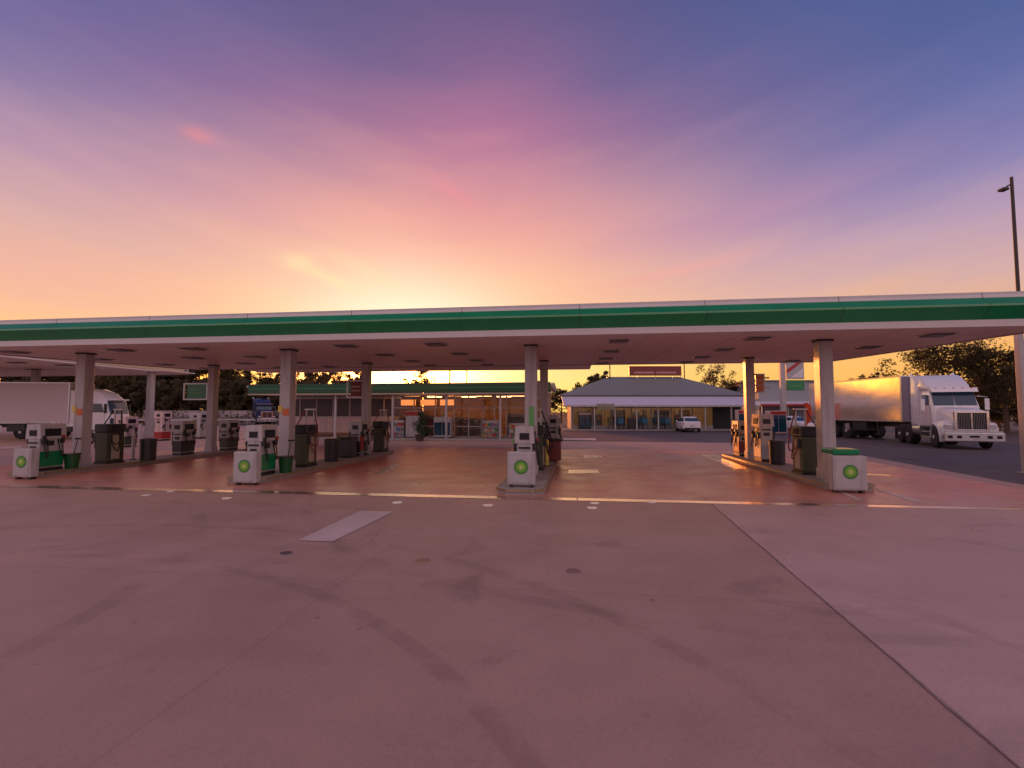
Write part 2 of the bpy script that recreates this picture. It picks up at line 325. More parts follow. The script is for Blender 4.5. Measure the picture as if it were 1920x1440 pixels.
def thing(name, label, cat, loc=(0, 0, 0), rz=0, group=None, sc=1.0):
    o = bpy.data.objects.new(name, None); COL.objects.link(o); o.location = loc; o.rotation_euler = (0, 0, rz); o.scale = sc if isinstance(sc, tuple) else (sc,) * 3
    o.empty_display_size = .3
    return tag(o, label, cat, group)
def dup(r, loc, rz=None, label=None, group=None, sc=None):
    kids = {}
    for o in bpy.data.objects:
        if o.parent: kids.setdefault(o.parent.name, []).append(o)
    def rec(o, par):
        c = o.copy(); COL.objects.link(c)
        if par: c.parent = par
        for k in kids.get(o.name, []): rec(k, c)
        return c
    c = rec(r, None); c.location = loc
    if rz is not None: c.rotation_euler.z = rz
    if label: c['label'] = label
    if group: c['group'] = group
    if sc: c.scale = (sc,) * 3
    return c
CR = -TH   # rotation of things set square to the canopy

# ------------------------------------------------------------------ ground
def sheet(name, pts, z, m, kind='structure'):
    o = MB().use(m).poly([(p[0], p[1], z) for p in pts]).obj(name); tag(o, kind=kind); return o
sheet('ground', [(-900, -120), (900, -120), (900, 1500), (-900, 1500)], -.02, EARTH)
sheet('asphalt_yard', [(-160, -60), (120, -60), (120, 92), (-160, 92)], -.008, ASPHALT)
fc = [C(12.15, -12), C(12.2, 16), C(13.0, 24.5), C(14.4, 33.0), C(-2, 33.6), C(-2, 60), C(-24, 66), C(-90, 60), C(-90, -12)]
sheet('concrete_forecourt', fc, -.003, CONCRETE)
j0, j1 = G(1340, 950), G(1690, 1250); jd = (j1 - j0).normalized(); q0 = j0 - jd * 1.05; q1 = j1 + jd * 12
sheet('concrete_slab', [tuple(q1)[:2], (40, -8), (40, 4), tuple(C(12.15, 8))[:2], tuple(C(12.17, 11.3))[:2], tuple(q0)[:2]][:1] + [tuple(C(12.15, -8.2))[:2], tuple(C(12.17, 11.3))[:2], tuple(q0)[:2]], .0005, CONCRETE2)
mbj = MB().use(mat('joint_sealant', (.29, .20, .18), .8, var=.4, scale=8)); nn = 60; sd_l = []; nv_ = Vector((-jd.y, jd.x, 0))
for i in range(nn + 1):
    p_ = q0.lerp(q1, i / nn); w_ = random.uniform(.004, .014); o_ = random.uniform(-.006, .006); sd_l.append((p_ + nv_ * (o_ + w_), p_ + nv_ * (o_ - w_)))
for a_, b_ in zip(sd_l, sd_l[1:]): mbj.poly([(v.x, v.y, .004) for v in (a_[0], b_[0], b_[1], a_[1])])
tag(mbj.obj('joint_sealant'), kind='structure')
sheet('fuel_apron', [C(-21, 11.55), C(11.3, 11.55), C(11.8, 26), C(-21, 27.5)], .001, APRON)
sheet('shop_footpath', [C(-24, 32.6), C(-1, 32.6), C(-1, 36.4), C(-24, 36.4)], .06, CONC)
k = MB().use(CONC).box(-24, -1, 32.5, 32.6, 0, .09, .015).obj('footpath_kerb', rz=CR); tag(k, kind='structure')
# trowelled drain strip along the drip line
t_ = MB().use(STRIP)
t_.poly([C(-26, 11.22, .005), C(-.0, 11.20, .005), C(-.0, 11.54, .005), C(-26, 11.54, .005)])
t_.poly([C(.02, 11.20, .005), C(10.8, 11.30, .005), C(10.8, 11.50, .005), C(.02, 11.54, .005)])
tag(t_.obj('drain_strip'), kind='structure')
# road edge line of the truck lane at far left
sheet('lane_edge_line', [G(0, 838), G(40, 836), G(40, 840), G(0, 842)], .006, PAINTW)

def marking(label, pts):
    o = sheet('marking_or_glint', pts, .0065, GLINT if label else PAINTW); o['kind'] = 'structure'  # real paint lines, plus light spots laid as pale glossy shapes
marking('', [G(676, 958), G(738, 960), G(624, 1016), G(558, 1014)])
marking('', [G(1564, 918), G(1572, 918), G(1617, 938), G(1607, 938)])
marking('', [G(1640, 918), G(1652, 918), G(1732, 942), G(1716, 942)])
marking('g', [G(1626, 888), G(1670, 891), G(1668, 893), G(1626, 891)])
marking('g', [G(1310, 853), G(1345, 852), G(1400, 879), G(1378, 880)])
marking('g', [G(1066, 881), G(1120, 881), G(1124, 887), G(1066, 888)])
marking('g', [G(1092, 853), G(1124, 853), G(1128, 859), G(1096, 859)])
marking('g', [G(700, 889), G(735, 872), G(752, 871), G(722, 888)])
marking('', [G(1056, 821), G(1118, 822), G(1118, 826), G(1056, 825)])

# ------------------------------------------------------------------ fuel tank covers
cov = None
for px, py, lab, mm, r in [(275, 929, 'pale round fill cover on the concrete, left of the two by the leftmost bay', STEEL, .16), (425, 935, 'pale round fill cover in front of the second square brand box', STEEL, .17),
                    (320, 922, 'faint round fill cover just below the bright drain strip at left', STEEL, .14),
                    (745, 943, 'pale round fill cover above the painted white bar', STEEL, .18), (915, 948, 'pale round fill cover just left of the central island nose', STEEL, .19),
                    (1115, 944, 'upper cover of the pair of round fill covers before the middle lane', STEEL, .17), (1110, 953, 'lower cover of the pair of round fill covers before the middle lane', STEEL, .18),
                    (1221, 942, 'pale flat fill cover right of the paired covers', STEEL, .18),
                    (536, 1038, 'small dark drain cover below the painted white bar', BLACK, .13), (793, 1052, 'brassy round cover set in the open concrete', AMBER, .15), (1075, 1072, 'dull brown round cover in the open concrete, nearest the camera on the right', DRED, .15)]:
    p = G(px, py); c = thing('fill_cover', lab, 'ground cover', p, 0, 'round covers set in the forecourt')
    MB().use(CONC).cyl((0, 0, -.002), (0, 0, .006), r * .66, n=28).obj('rim', c)
    MB().use({BLACK: mat('drain_iron', (.10, .075, .07), .6), STEEL: mat('pale_cover_glint', (.75, .68, .60), .22), AMBER: mat('worn_brass', (.34, .19, .12), .5, .2), DRED: mat('rusty_cover', (.27, .15, .13), .6)}.get(mm, mm)).cyl((0, 0, .0), (0, 0, .014), r * .62, r * .60, n=28).obj('lid', c)  # pale lids: the bright reflection off steel is put into their colour

# ------------------------------------------------------------------ main canopy
A0, A1, D0, D1, ZF, ZB = -20.3, 11.3, 12.45, 23.65, 3.98, 4.27
can = thing('petrol_canopy', 'long white petrol station canopy with green front band on eight white columns', 'canopy', (0, 0, 0), CR)
slope = (ZB - ZF) / (D1 - D0)
def zs(d): return ZF + (d - D0) * slope
cols_a = [-16.86, -9.3, -1.35, 6.95]
lights_a = [-18.6, -14.6, -12.0, -6.9, -4.1, 1.2, 4.9, 9.3]; lights_d = [13.9, 16.9, 19.9, 22.5]
FT = .72
MB().use(SOFFIT).prism([(D0 + .02, ZF), (D1 - .02, ZB), (D1 - .02, ZB + .12), (D0 + .02, ZF + .12)], A0 + .02, A1 - .02, 'x').obj('soffit', can)
MB().use(STEEL).box(A0 + .1, A1 - .1, D0 + .15, D1 - .1, ZB + .16, ZF + .55).obj('roof_deck', can)
# panel seams of the soffit
mb = MB().use(mat('seam_grey', (.58, .50, .46), .6))
a = A0 + .6
while a < A1 - .3:
    mb.prism([(D0 + .08, zs(D0 + .08) - .004), (D1 - .08, zs(D1 - .08) - .004), (D1 - .08, zs(D1 - .08) + .02), (D0 + .08, zs(D0 + .08) + .02)], a, a + .012, 'x'); a += 1.2
mb.obj('soffit_seam', can)
def fascia_prof(o, z):   # outward distance, height above underside z
    return [(0.0, z - .03, WHITE), (.05, z - .03, WHITE), (.06, z + .13, WHITE), (.06, z + .13, GREEN_D), (.30, z + .40, GREEN_D), (.30, z + .40, GREEN_LINE), (.285, z + .45, GREEN_LINE), (.285, z + .45, GREEN_D), (.10, z + .63, GREEN_D), (.10, z + .63, WHITE2), (.085, z + .70, WHITE2), (.085, z + .70, STEEL), (.085, z + .76, STEEL), (0.0, z + .76, STEEL)]
def fascia(name, p0, p1, z0, z1, parent, flip=1):
    """p0,p1 in local (a,d); outward normal to the right-hand side of p0->p1 times flip"""
    dv = (Vector(p1) - Vector(p0)).normalized(); nv = Vector((dv.y, -dv.x)) * flip
    P0, P1 = fascia_prof(0, z0), fascia_prof(0, z1); mb = MB()
    FW = mat('fascia_white', (.66, .63, .61), .35, var=.06, scale=.5)
    for i in range(len(P0) - 1):
        if P0[i][:2] == P0[i + 1][:2]: continue
        mb.use(FW if P0[i + 1][2] in (WHITE, WHITE2) else P0[i + 1][2])
        q = [(P0[i], p0, z0), (P0[i + 1], p0, z0), (P1[i + 1], p1, z1), (P1[i], p1, z1)]
        mb.poly([(pp[0] + nv.x * k[0], pp[1] + nv.y * k[0], k[1]) for k, pp, _ in q])
    mb.use(WHITE)
    for pp, P in ((p0, P0), (p1, P1)): mb.poly([(pp[0] + nv.x * k[0], pp[1] + nv.y * k[0], k[1]) for k in P if True][:1] + [(pp[0] + nv.x * k[0], pp[1] + nv.y * k[0], k[1]) for i, k in enumerate(P) if i and k[:2] != P[i - 1][:2]])
    mb.poly([(p0[0], p0[1], z0 - .03), (p1[0], p1[1], z1 - .03), (p1[0], p1[1], z1 + .76), (p0[0], p0[1], z0 + .76)])
    return mb.obj(name, parent)
fascia('front_fascia', (A0, D0), (A1, D0), ZF, ZF, can)
a = A0 + 2.1
while a < A1:
    sm_ = MB().use(mat('fascia_seam_dark', (.02, .05, .03), .6))
    P = [(k[0] + .0025, k[1]) for i, k in enumerate(fascia_prof(0, ZF))][2:-1]
    for (o0, z0_), (o1, z1_) in zip(P, P[1:]):
        if abs(o0 - o1) + abs(z0_ - z1_) > .001: sm_.poly([(a, D0 - o0, z0_), (a + .012, D0 - o0, z0_), (a + .012, D0 - o1, z1_), (a, D0 - o1, z1_)])
    a += 3.05; sm_.obj('fascia_seam', can)
fascia('side_fascia', (A1, D0), (A1, D1), ZF, ZB, can)
fascia('rear_fascia', (A1, D1), (A0, D1), ZB, ZB, can)
fascia('side_fascia', (A0, D1), (A0, D0), ZB, ZF, can)
def column(a, d, w=.26):
    zt = zs(d)
    c = MB().use(WHITE).box(a - w, a + w, d - w, d + w, .10, zt + .02, .02).use(DARKM).box(a - w - .03, a + w + .03, d - w - .03, d + w + .03, zt - .06, zt - .01, .01).obj('column', can)
    MB().use(WHITE).box(a - w - .025, a + w + .025, d - w - .025, d + w + .025, .13, .42, .02).obj('column_guard', c)
    return c
for ia, a in enumerate(cols_a):
    for d in (14.78, 20.8):
        c = column(a, d, .18 if d < 15 else .165)
        if ia in (0, 1) and d < 15:
            MB().use(YELLOW).box(a - .20, a - .08, d - .205, d - .182, 1.98, 2.20, .005).use(ORANGE).box(a - .04, a + .17, d - .205, d - .182, 1.88, 2.10, .005).obj('notice', c)
        if ia == 2 and d < 15:
            MB().use(GREEN_L).box(a - .05, a + .10, d - .205, d - .182, 1.55, 2.15, .005).obj('notice', c)
for d in lights_d:
    for a in lights_a:
        z = zs(d)
        f = MB().use(ALU).box(a - .31, a + .31, d - .31, d + .31, z - .035, z + .01, .008).obj('downlight', can)
        MB().use(LENS).box(a - .26, a + .26, d - .26, d + .26, z - .06, z - .035, .012).obj('lens', f)
# link strip at the back towards the shop
lk = thing('link_awning', 'low flat awning joining the back of the canopy to the shop', 'awning', (0, 0, 0), CR)
MB().use(SOFFIT).box(-18.0, .75, D1 + .3, 26.4, 4.27, 4.36).obj('awning_soffit', lk)
MB().use(STEEL).box(-18.0, .75, D1 + .3, 26.4, 4.37, 4.60).obj('awning_roof', lk)

# ------------------------------------------------------------------ islands
isl_front = [12.9, 12.65, 11.75, 13.45]
isl_lab = ['leftmost raised concrete pump island with dark worn edge', 'second raised pump island from the left', 'central raised pump island whose squared nose meets the drain strip', 'right-hand raised pump island with pale yellowed kerb edge']
for a, d0, lab in zip(cols_a, isl_front, isl_lab):
    L_ = 22.6 - d0
    t = thing('pump_island', lab, 'pump island', C(a, d0), CR, 'raised pump islands under the canopy')
    r = .58; prof = [(-r, L_), (-r, .25), (-r + .22, .0), (r - .22, .0), (r, .25), (r, L_)]
    MB().use(CONC).prism(prof, 0, .14, 'z').obj('plinth', t)
    p2 = [(-r - .015, L_), (-r - .015, .25), (-r + .215, -.015), (r - .215, -.015), (r + .015, .25), (r + .015, L_)]
    m_ = MB().use(mat('kerb_edge_steel', (.34, .28, .18), .4, .5, dirt=.4))
    for (x0, y0), (x1, y1) in zip(p2, p2[1:]):
        v = Vector((x1 - x0, y1 - y0, 0)); n = Vector((v.y, -v.x, 0)).normalized() * .02
        m_.poly([(x0 - n.x, y0 - n.y, .146), (x1 - n.x, y1 - n.y, .146), (x1 + n.x, y1 + n.y, .146), (x0 + n.x, y0 + n.y, .146)])
        m_.poly([(x0 + n.x, y0 + n.y, .146), (x1 + n.x, y1 + n.y, .146), (x1 + n.x, y1 + n.y, .08), (x0 + n.x, y0 + n.y, .08)])
    m_.obj('kerb_edge', t)

def petal_disc(parent, x, y, z, R):
    """round flower-like badge facing -Y: rings of petals, dark green out to a pale middle"""
    m1 = mat('badge_dark_green', (.01, .17, .03), .4); m2 = mat('badge_light_green', (.14, .42, .04), .4); m3 = mat('badge_lime', (.26, .50, .05), .4); m4 = mat('badge_pale', (.50, .62, .22), .4)
    mb = MB()
    for k, (m_, ro, ri, n, th) in enumerate([(m1, R, R * .80, 18, .004), (m2, R * .80, R * .62, 18, .008), (m3, R * .52, R * .38, 18, .012), (m4, R * .30, R * .22, 18, .016)]):
        mb.use(m_); pts = []
        for i in range(n * 4):
            ph = 2 * PI * i / (n * 4); q = abs(math.sin(ph * n / 2 + k * PI / 2)); rr = ri + (ro - ri) * q ** .7
            pts.append((x + rr * math.cos(ph), z + rr * math.sin(ph)))
        mb.prism(pts, y - th, y, 'y')
    return mb.obj('round_badge', parent)
def brand_box(loc, label, w=.76, h=.80, dp=.24):
    t = thing('brand_box', label, 'sign', loc, CR, 'square white boxes with round green badges at the island ends')
    MB().use(WHITE).box(-w / 2, w / 2, 0, dp, .07, .07 + h, .022).obj('cabinet', t)
    MB().use(mat('box_rim_grey', (.42, .41, .40), .4)).box(-w / 2 + .035, w / 2 - .035, -.008, 0.004, .10, .04 + h, .003).obj('face_panel', t)
    MB().use(mat('box_face_white', (.42, .42, .41), .35, dirt=.25)).box(-w / 2 + .05, w / 2 - .05, -.014, -.007, .115, .025 + h, .002).obj('face', t)
    petal_disc(t, .0, -.014, .07 + h * .54, .185)
    for s in (-1, 1): MB().use(DARKM).box(s * (w / 2 - .09) - .035, s * (w / 2 - .09) + .035, .04, dp - .04, -.0, .07, 0).obj('foot', t)
    return t
for a, d, lab, z, w in [(-16.25, 12.5, 'white brand box with green badge, leftmost, before the first island', .0, .62), (-8.95, 12.3, 'white brand box with green badge before the second island', .0, .68),
                     (-1.35, 12.0, 'white brand box with green badge facing the camera on the central island nose', .14, .69), (6.66, 13.05, 'large white brand box with green badge under the rightmost front column', .0, .78)]:
    brand_box(C(a, d, z), lab, w, .80 if z else .84)

# ------------------------------------------------------------------ dispensers
def arc(p0, p1, sag, n=10, side=(0, 0, 0)):
    p0, p1, side = Vector(p0), Vector(p1), Vector(side); out = []
    for i in range(n + 1):
        t = i / n; k = 4 * t * (1 - t); out.append(p0.lerp(p1, t) + Vector((0, 0, -sag * k)) + side * k)
    return out
GRP_D = 'fuel dispensers on the islands'
def dispenser(loc, label, h=1.45, body=WHITE, low=GREEN_D, rz=CR, wid=.42, dep=.74):
    t = thing('fuel_dispenser', label, 'fuel pump', loc, rz, GRP_D)
    w, d = wid / 2, dep / 2
    MB().use(DARKM).box(-w, w, -d, d, 0, .10, .01).obj('base', t)
    MB().use(body).box(-w, w, -d, d, .10, h, .03).obj('cabinet', t)
    MB().use(low).box(-w - .012, w + .012, -d - .012, d + .012, .14, .62, .025).obj('lower_panel', t)
    MB().use(body).prism([(-w - .06, h - .40), (-w - .03, h + .02), (w + .03, h + .02), (w + .06, h - .40), (w + .06, h - .44), (-w - .06, h - .44)], -d - .02, d + .02, 'y').obj('head', t)
    for s in (-1, 1):
        x = s * (w + .055)
        f = MB().use(SCREEN).box(min(x - .02 * s, x + .01 * s), max(x - .02 * s, x + .01 * s), -.26, .22, h - .36, h - .12, .006).obj('display', t)
        MB().use(BLACK).box(min(s * w, s * (w + .02)), max(s * w, s * (w + .02)), -.18, .06, h - .66, h - .50, .004).obj('keypad', t)
        for j, y in enumerate((-.29, .28)):
            nz = MB().use(BLACK).box(min(s * w, s * (w + .09)), max(s * w, s * (w + .09)), y - .05, y + .05, .86, 1.10, .02).use([GREEN_L, BLACK, RED][(j + (s > 0)) % 3]).box(min(s * (w + .03), s * (w + .13)), max(s * (w + .03), s * (w + .13)), y - .035, y + .035, 1.02, 1.12, .015).obj('nozzle', t)
            MB().use(RUBBER).tube(arc((s * (w + .06), y, .90), (s * (w + .03), y * .55, h - .46), .52, 10, (s * .10, 0, 0)), .016).obj('hose', nz)
    # end panel: dark screen and card slot
    MB().use(SCREEN).box(-.13, .13, -d - .035, -d - .018, h - .34, h - .16, .004).obj('end_screen', t)
    MB().use(BLACK).box(-.16, .16, -d - .03, -d - .004, h - .58, h - .53, .004).box(-.10, .10, -d - .03, -d - .004, h - .78, h - .66, .004).obj('end_vent', t)
    return t
def hose_stand(loc, label, hm=RUBBER, rz=CR, h=1.95, panel=OLIVE):
    t = thing('diesel_dispenser', label, 'fuel pump', loc, rz, 'tall dark high-flow pumps beside the columns')
    MB().use(DARKM).box(-.26, .26, -.36, .36, 0, .08).obj('base', t)
    MB().use(panel).box(-.24, .24, -.34, .34, .08, 1.12, .025).obj('cabinet', t)
    MB().use(BEIGE).box(-.255, .255, -.16, .16, .16, 1.02, .01).obj('side_panel', t)
    MB().use(BLACK).box(-.27, .27, -.37, .37, 1.12, 1.42, .03).obj('head', t)
    MB().use(SCREEN).box(-.285, .285, -.20, .16, 1.19, 1.36, .004).obj('display', t)
    MB().use(STEEL).cyl((-.14, .28, 1.40), (-.14, .28, h), .03).cyl((.14, .28, 1.40), (.14, .28, h), .03).box(-.2, .2, .25, .31, h - .04, h + .02, .01).obj('hose_mast', t)
    for s in (-1, 1):
        MB().use(BLACK).box(s * .30 - .05, s * .30 + .05, -.32, -.22, .78, 1.06, .02).obj('nozzle', t)
        MB().use(hm).tube(arc((s * .32, -.27, .86), (s * .16, .24, h - .05), .55, 14, (s * .30, -.12, 0)), .021).obj('hose', t)
        MB().use(hm).tube(arc((s * .27, .10, 1.15), (s * .27, -.30, 1.0), .62, 12, (s * .16, 0, 0)), .019).obj('hose', t)
    return t
def bin_(loc, label, m=BLACK, r=.27, h=.86, square=False, grp='rubbish bins along the islands'):
    t = thing('rubbish_bin', label, 'bin', loc, CR, grp)
    if square:
        MB().use(m).box(-r, r, -r, r, .03, h - .1, .03).obj('bin_body', t); MB().use(DARKM).box(-r - .02, r + .02, -r - .02, r + .02, h - .1, h, .03).obj('lid', t)
    else:
        MB().use(m).cyl((0, 0, .02), (0, 0, h - .08), r * .94, r, 20).obj('bin_body', t, smooth=True)
        mb = MB().use(DARKM)
        for q in (.18, .42, .66): mb.cyl((0, 0, q), (0, 0, q + .025), r * 1.0, r * 1.0, 20)
        mb.obj('band', t)
        MB().use(DARKM).cyl((0, 0, h - .08), (0, 0, h - .03), r * 1.05, r * 1.05, 20).cyl((0, 0, h - .03), (0, 0, h), r * 1.02, r * .7, 20).obj('lid', t)
    return t
# first dispensers, in front of the front columns
dispenser(C(-16.75, 13.55, .14), 'white fuel pump with dark screen and green skirt between leftmost brand box and column')
dispenser(C(-9.25, 13.45, .14), 'white fuel pump with green skirt in front of the second front column')
dispenser(C(-1.38, 13.45, .14), 'narrow white fuel pump directly behind the central brand box', low=WHITE)
# low green-topped unit of the right island
t = thing('air_service_unit', 'low white service cabinet with wide green top behind the right brand box', 'service unit', C(6.78, 13.75, 0), CR)
MB().use(WHITE).box(-.30, .22, -.25, .3, .06, .92, .02).obj('cabinet', t); MB().use(GREEN_D).box(-.30, .34, -.30, .34, .90, 1.05, .03).obj('top', t)
MB().use(BLACK).box(-.24, -.02, -.262, -.25, .30, .62, .003).obj('vent', t); MB().use(DARKM).box(-.28, .2, -.22, .28, 0, .06).obj('base', t)
# buckets with squeegee
def bucket(loc, label, m=mat('bucket_green', (.006, .09, .02), .4)):
    t = thing('squeegee_bucket', label, 'bucket', loc, 0, 'windscreen wash buckets')
    MB().use(m).cyl((0, 0, 0), (0, 0, .46), .17, .22, 18).obj('tub', t, smooth=True)
    MB().use(DARKM).cyl((0, 0, .46), (0, 0, .50), .235, n=18).obj('rim', t)
    MB().use(BLACK).cyl((.05, 0, .45), (.14, .02, .98), .014).box(.04, .24, .0, .04, .95, 1.0, .008).obj('squeegee', t)
bucket(C(-16.42, 14.1, .14), 'round green wash bucket beside the leftmost column')
bucket(C(-8.85, 14.05, .14), 'round green wash bucket beside the second front column')
# behind the front columns
hose_stand(C(-16.8, 15.75, .14), 'tall dark pump with yellow trim right behind the leftmost column')
hose_stand(C(-9.2, 15.7, .14), 'tall dark pump with looping hoses behind the second front column', HOSE_R)
hose_stand(C(-1.3, 15.9, .14), 'tall black pump behind the central front column')
hose_stand(C(6.85, 15.8, .14), 'tall dark pump with red looped hose left of the rightmost front column', HOSE_R)
bin_(G(277, 864, .14) , 'dark round bin standing alone right of the leftmost island pump', r=.27)
bin_(C(-9.15, 17.45, .14), 'dark round bin, left one of the pair behind the second island pump')
bin_(C(-9.3, 19.0, .14), 'dark square bin, right one of the pair behind the second island pump', square=True, r=.29)
bin_(G(1041, 864, .14), 'dark red bin beside the central second-row column', DRED, r=.22, square=True)
bin_(G(1458, 871, .14), 'black bin with pale lid rim on the right-hand island', BLACK, r=.26)
# second-row pumps
dispenser(C(-16.95, 19.3, .14), 'dark-skirted white fuel pump before the second-row column at far left', low=BLACK)
dispenser(C(-16.8, 21.9, .14), 'dark-skirted fuel pump just behind the second-row column at far left', low=OLIVE)
dispenser(C(-9.25, 20.0, .14), 'slim white fuel pump hiding the foot of the second island rear column', low=BLACK)
hose_stand(C(-9.1, 22.0, .14), 'dark hose pump behind the rear column of the second island', HOSE_R)
dispenser(C(-1.3, 18.4, .14), 'dark fuel pump between the two central columns', body=BLACK, low=OLIVE)
dispenser(C(-1.0, 21.9, .14), 'white fuel pump with two dark openings right of the central rear column', low=DRED, h=1.7)
dispenser(C(7.0, 19.6, .14), 'tall cream fuel pump with dark window before the right island rear column', low=WHITE, h=1.75, body=CREAM)
dispenser(C(6.95, 21.9, .14), 'worn fuel pump behind the right island rear column', body=BEIGE, low=DRED)
# small extras: extinguisher, bollards on islands
def bollard(loc, label, m=YELLOW, h=.9, r=.06, grp='bollards guarding the pumps'):
    t = thing('bollard', label, 'bollard', loc, 0, grp)
    MB().use(m).cyl((0, 0, 0), (0, 0, h - .03), r, n=14).cyl((0, 0, h - .03), (0, 0, h), r, r * .55, 14).obj('post', t, smooth=True)
    MB().use(DARKM).cyl((0, 0, 0), (0, 0, .03), r * 1.7, n=14).obj('flange', t)
for a, d, lab, m_ in [(-1.0, 16.9, 'yellow bollard behind the central black pump', YELLOW), (-9.6, 16.75, 'white bollard behind the second island pump', WHITE), (7.25, 17.2, 'white bollard on the right-hand island', WHITE), (-17.1, 17.0, 'white bollard on the leftmost island', WHITE)]:
    bollard(C(a, d, .14), lab, m_)
for a, d, lab in [(-9.0, 19.7, 'red fire extinguisher on the second island'), (-1.65, 19.8, 'red fire extinguisher by the central rear column'), (7.25, 20.5, 'red fire extinguisher by the right island rear column')]:
    t = thing('fire_extinguisher', lab, 'fire extinguisher', C(a, d, .14), 0, 'red fire extinguishers')
    MB().use(RED).cyl((0, 0, .25), (0, 0, .78), .08, n=14).cyl((0, 0, .78), (0, 0, .86), .08, .03, 14).obj('cylinder', t, smooth=True); MB().use(BLACK).box(-.03, .09, -.02, .02, .86, .92, .005).obj('handle', t); MB().use(STEEL).box(-.06, .06, .0, .05, 0, .25).obj('stand', t)
# number signs hanging beside the rear columns
def lane_sign(a, d, z, label, face, w=1.25):
    t = thing('lane_sign', label, 'sign', C(a, d, z), CR, 'framed lane signs on the rear columns')
    fr = MB().use(STEEL); h = .80
    fr.box(-w / 2, w / 2, -.03, .03, 0, .06).box(-w / 2, w / 2, -.03, .03, h - .06, h).box(-w / 2, -w / 2 + .06, -.03, .03, .06, h - .06).box(w / 2 - .06, w / 2, -.03, .03, .06, h - .06); fr.obj('frame', t)
    p = MB().use(face).box(-w / 2 + .20, w / 2 - .06, -.02, .02, .06, h - .06).obj('panel', t)
    MB().use(GREEN_L if face is GREEN_D else CREAM).box(-w * .2, w * .32, -.026, -.02, .30, .35).box(-w * .2, w * .32, -.026, -.02, .48, .53).obj('stripe', p)
    for zb_ in (.2, .6): MB().use(STEEL).box(w / 2, w / 2 + .18, -.03, .03, zb_, zb_ + .06).obj('bracket', t)
lane_sign(-17.75, 20.8, 2.55, 'framed green lane sign left of the far-left rear column', GREEN_D)
lane_sign(-9.85, 20.8, 2.62, 'framed maroon lane sign left of the second island rear column', DRED, .8)
lane_sign(-1.85, 21.2, 2.55, 'narrow framed tan lane sign between the two central columns', BEIGE, .62)
lane_sign(7.35, 21.0, 2.75, 'small framed amber lane sign right of the right island rear column', AMBER, .55)

# ------------------------------------------------------------------ shop behind the canopy
SD = 36.4                                     # shop front line
shop = thing('service_station_shop', 'low shop with green fascia and lit glass front behind the canopy', 'shop', (0, 0, 0), CR)
SW = mat('shop_wall_tan', (.42, .24, .15), .7, dirt=.2)
MB().use(SW).box(-13.9, -2.2, 43.4, 43.6, 0, 3.9).box(-2.4, -2.2, SD, 43.4, 0, 3.9).box(-24.5, -14.1, 43.4, 43.6, 0, 3.9).box(-24.5, -24.3, 38.2, 43.4, 0, 3.9).obj('wall', shop)
MB().use(CREAM).box(-14.1, -2.2, SD, 43.4, 3.30, 3.36).obj('ceiling', shop)
MB().use(STEEL).prism([(SD - 2.6, 3.95), (SD + 3, 4.35), (43.8, 4.0), (43.8, 3.8), (SD - 2.6, 3.8)], -24.6, -1.7, 'x').obj('roof', shop)
fo = MB().use(mat('shop_green', (.006, .075, .03), .35)).box(-24.4, -1.75, SD - 2.75, SD - 2.60, 3.36, 4.05, .02).use(GREEN_D).box(-24.4, -1.75, SD - 2.77, SD - 2.752, 3.66, 3.72).obj('fascia', shop)
MB().use(BEIGE).box(-24.4, -1.75, SD - 2.77, SD - 2.60, 3.24, 3.34, .01).obj('fascia_trim', shop)
MB().use(SOFFIT).box(-24.3, -1.8, SD - 2.6, SD + .0, 3.28, 3.33).obj('awning_soffit', shop)
for a in (-21.4, -17.6, -13.2, -9.2, -5.3, -2.0): MB().use(WHITE).box(a - .07, a + .07, SD - 2.45, SD - 2.31, 0.06, 3.28, .01).obj('awning_post', shop)
# glazed front: bays
edges = [-14.1, -12.4, -10.7, -9.2, -8.1, -7.0, -5.2, -3.8, -2.4]
FR = mat('shopfront_frame', (.50, .44, .42), .4, .3)
for i, (x0, x1) in enumerate(zip(edges, edges[1:])):
    nm = 'glass_door' if i in (2, 5) else 'shop_window'
    mb = MB().use(FR).box(x0 - .04, x0 + .04, SD - .05, SD + .05, 0.06, 3.27).box(x0 + .04, x1 - .04, SD - .045, SD + .045, 3.19, 3.27).box(x0 + .04, x1 - .04, SD - .045, SD + .045, 2.26, 2.34).box(x0 + .04, x1 - .04, SD - .045, SD + .045, .06, .14)
    if nm == 'shop_window': mb.box(x0 + .04, x1 - .04, SD - .045, SD + .045, .86, .92)
    else: mb.box((x0 + x1) / 2 - .03, (x0 + x1) / 2 + .03, SD - .045, SD + .045, .14, 2.26)
    fr = mb.obj(nm, shop)
    MB().use(GLASS).box(x0 + .04, x1 - .04, SD - .008, SD + .008, .14, 3.19).obj('pane', fr)
    if nm == 'glass_door': MB().use(STEEL).box((x0 + x1) / 2 + .06, (x0 + x1) / 2 + .09, SD - .10, SD - .06, .9, 1.5).obj('handle', fr)
MB().use(FR).box(-2.44, -2.36, SD - .05, SD + .05, 0.06, 3.27).obj('corner_post', shop)
MB().use(mat('shop_floor', (.30, .24, .2), .3)).box(-14.1, -2.4, SD + .06, 43.3, .06, .08).obj('floor', shop)
for i, (a, d) in enumerate([(-13.0, 37.6), (-11.3, 37.6), (-9.6, 37.6), (-7.3, 38.4), (-4.6, 38.4), (-12, 40.5), (-9, 40.5), (-6, 40.5), (-3.6, 40.5)]):
    MB().use(LIGHT if i < 3 else LIGHT2).box(a - .6, a + .6, d - .16, d + .16, 3.23, 3.29, .005).obj('ceiling_light', shop)
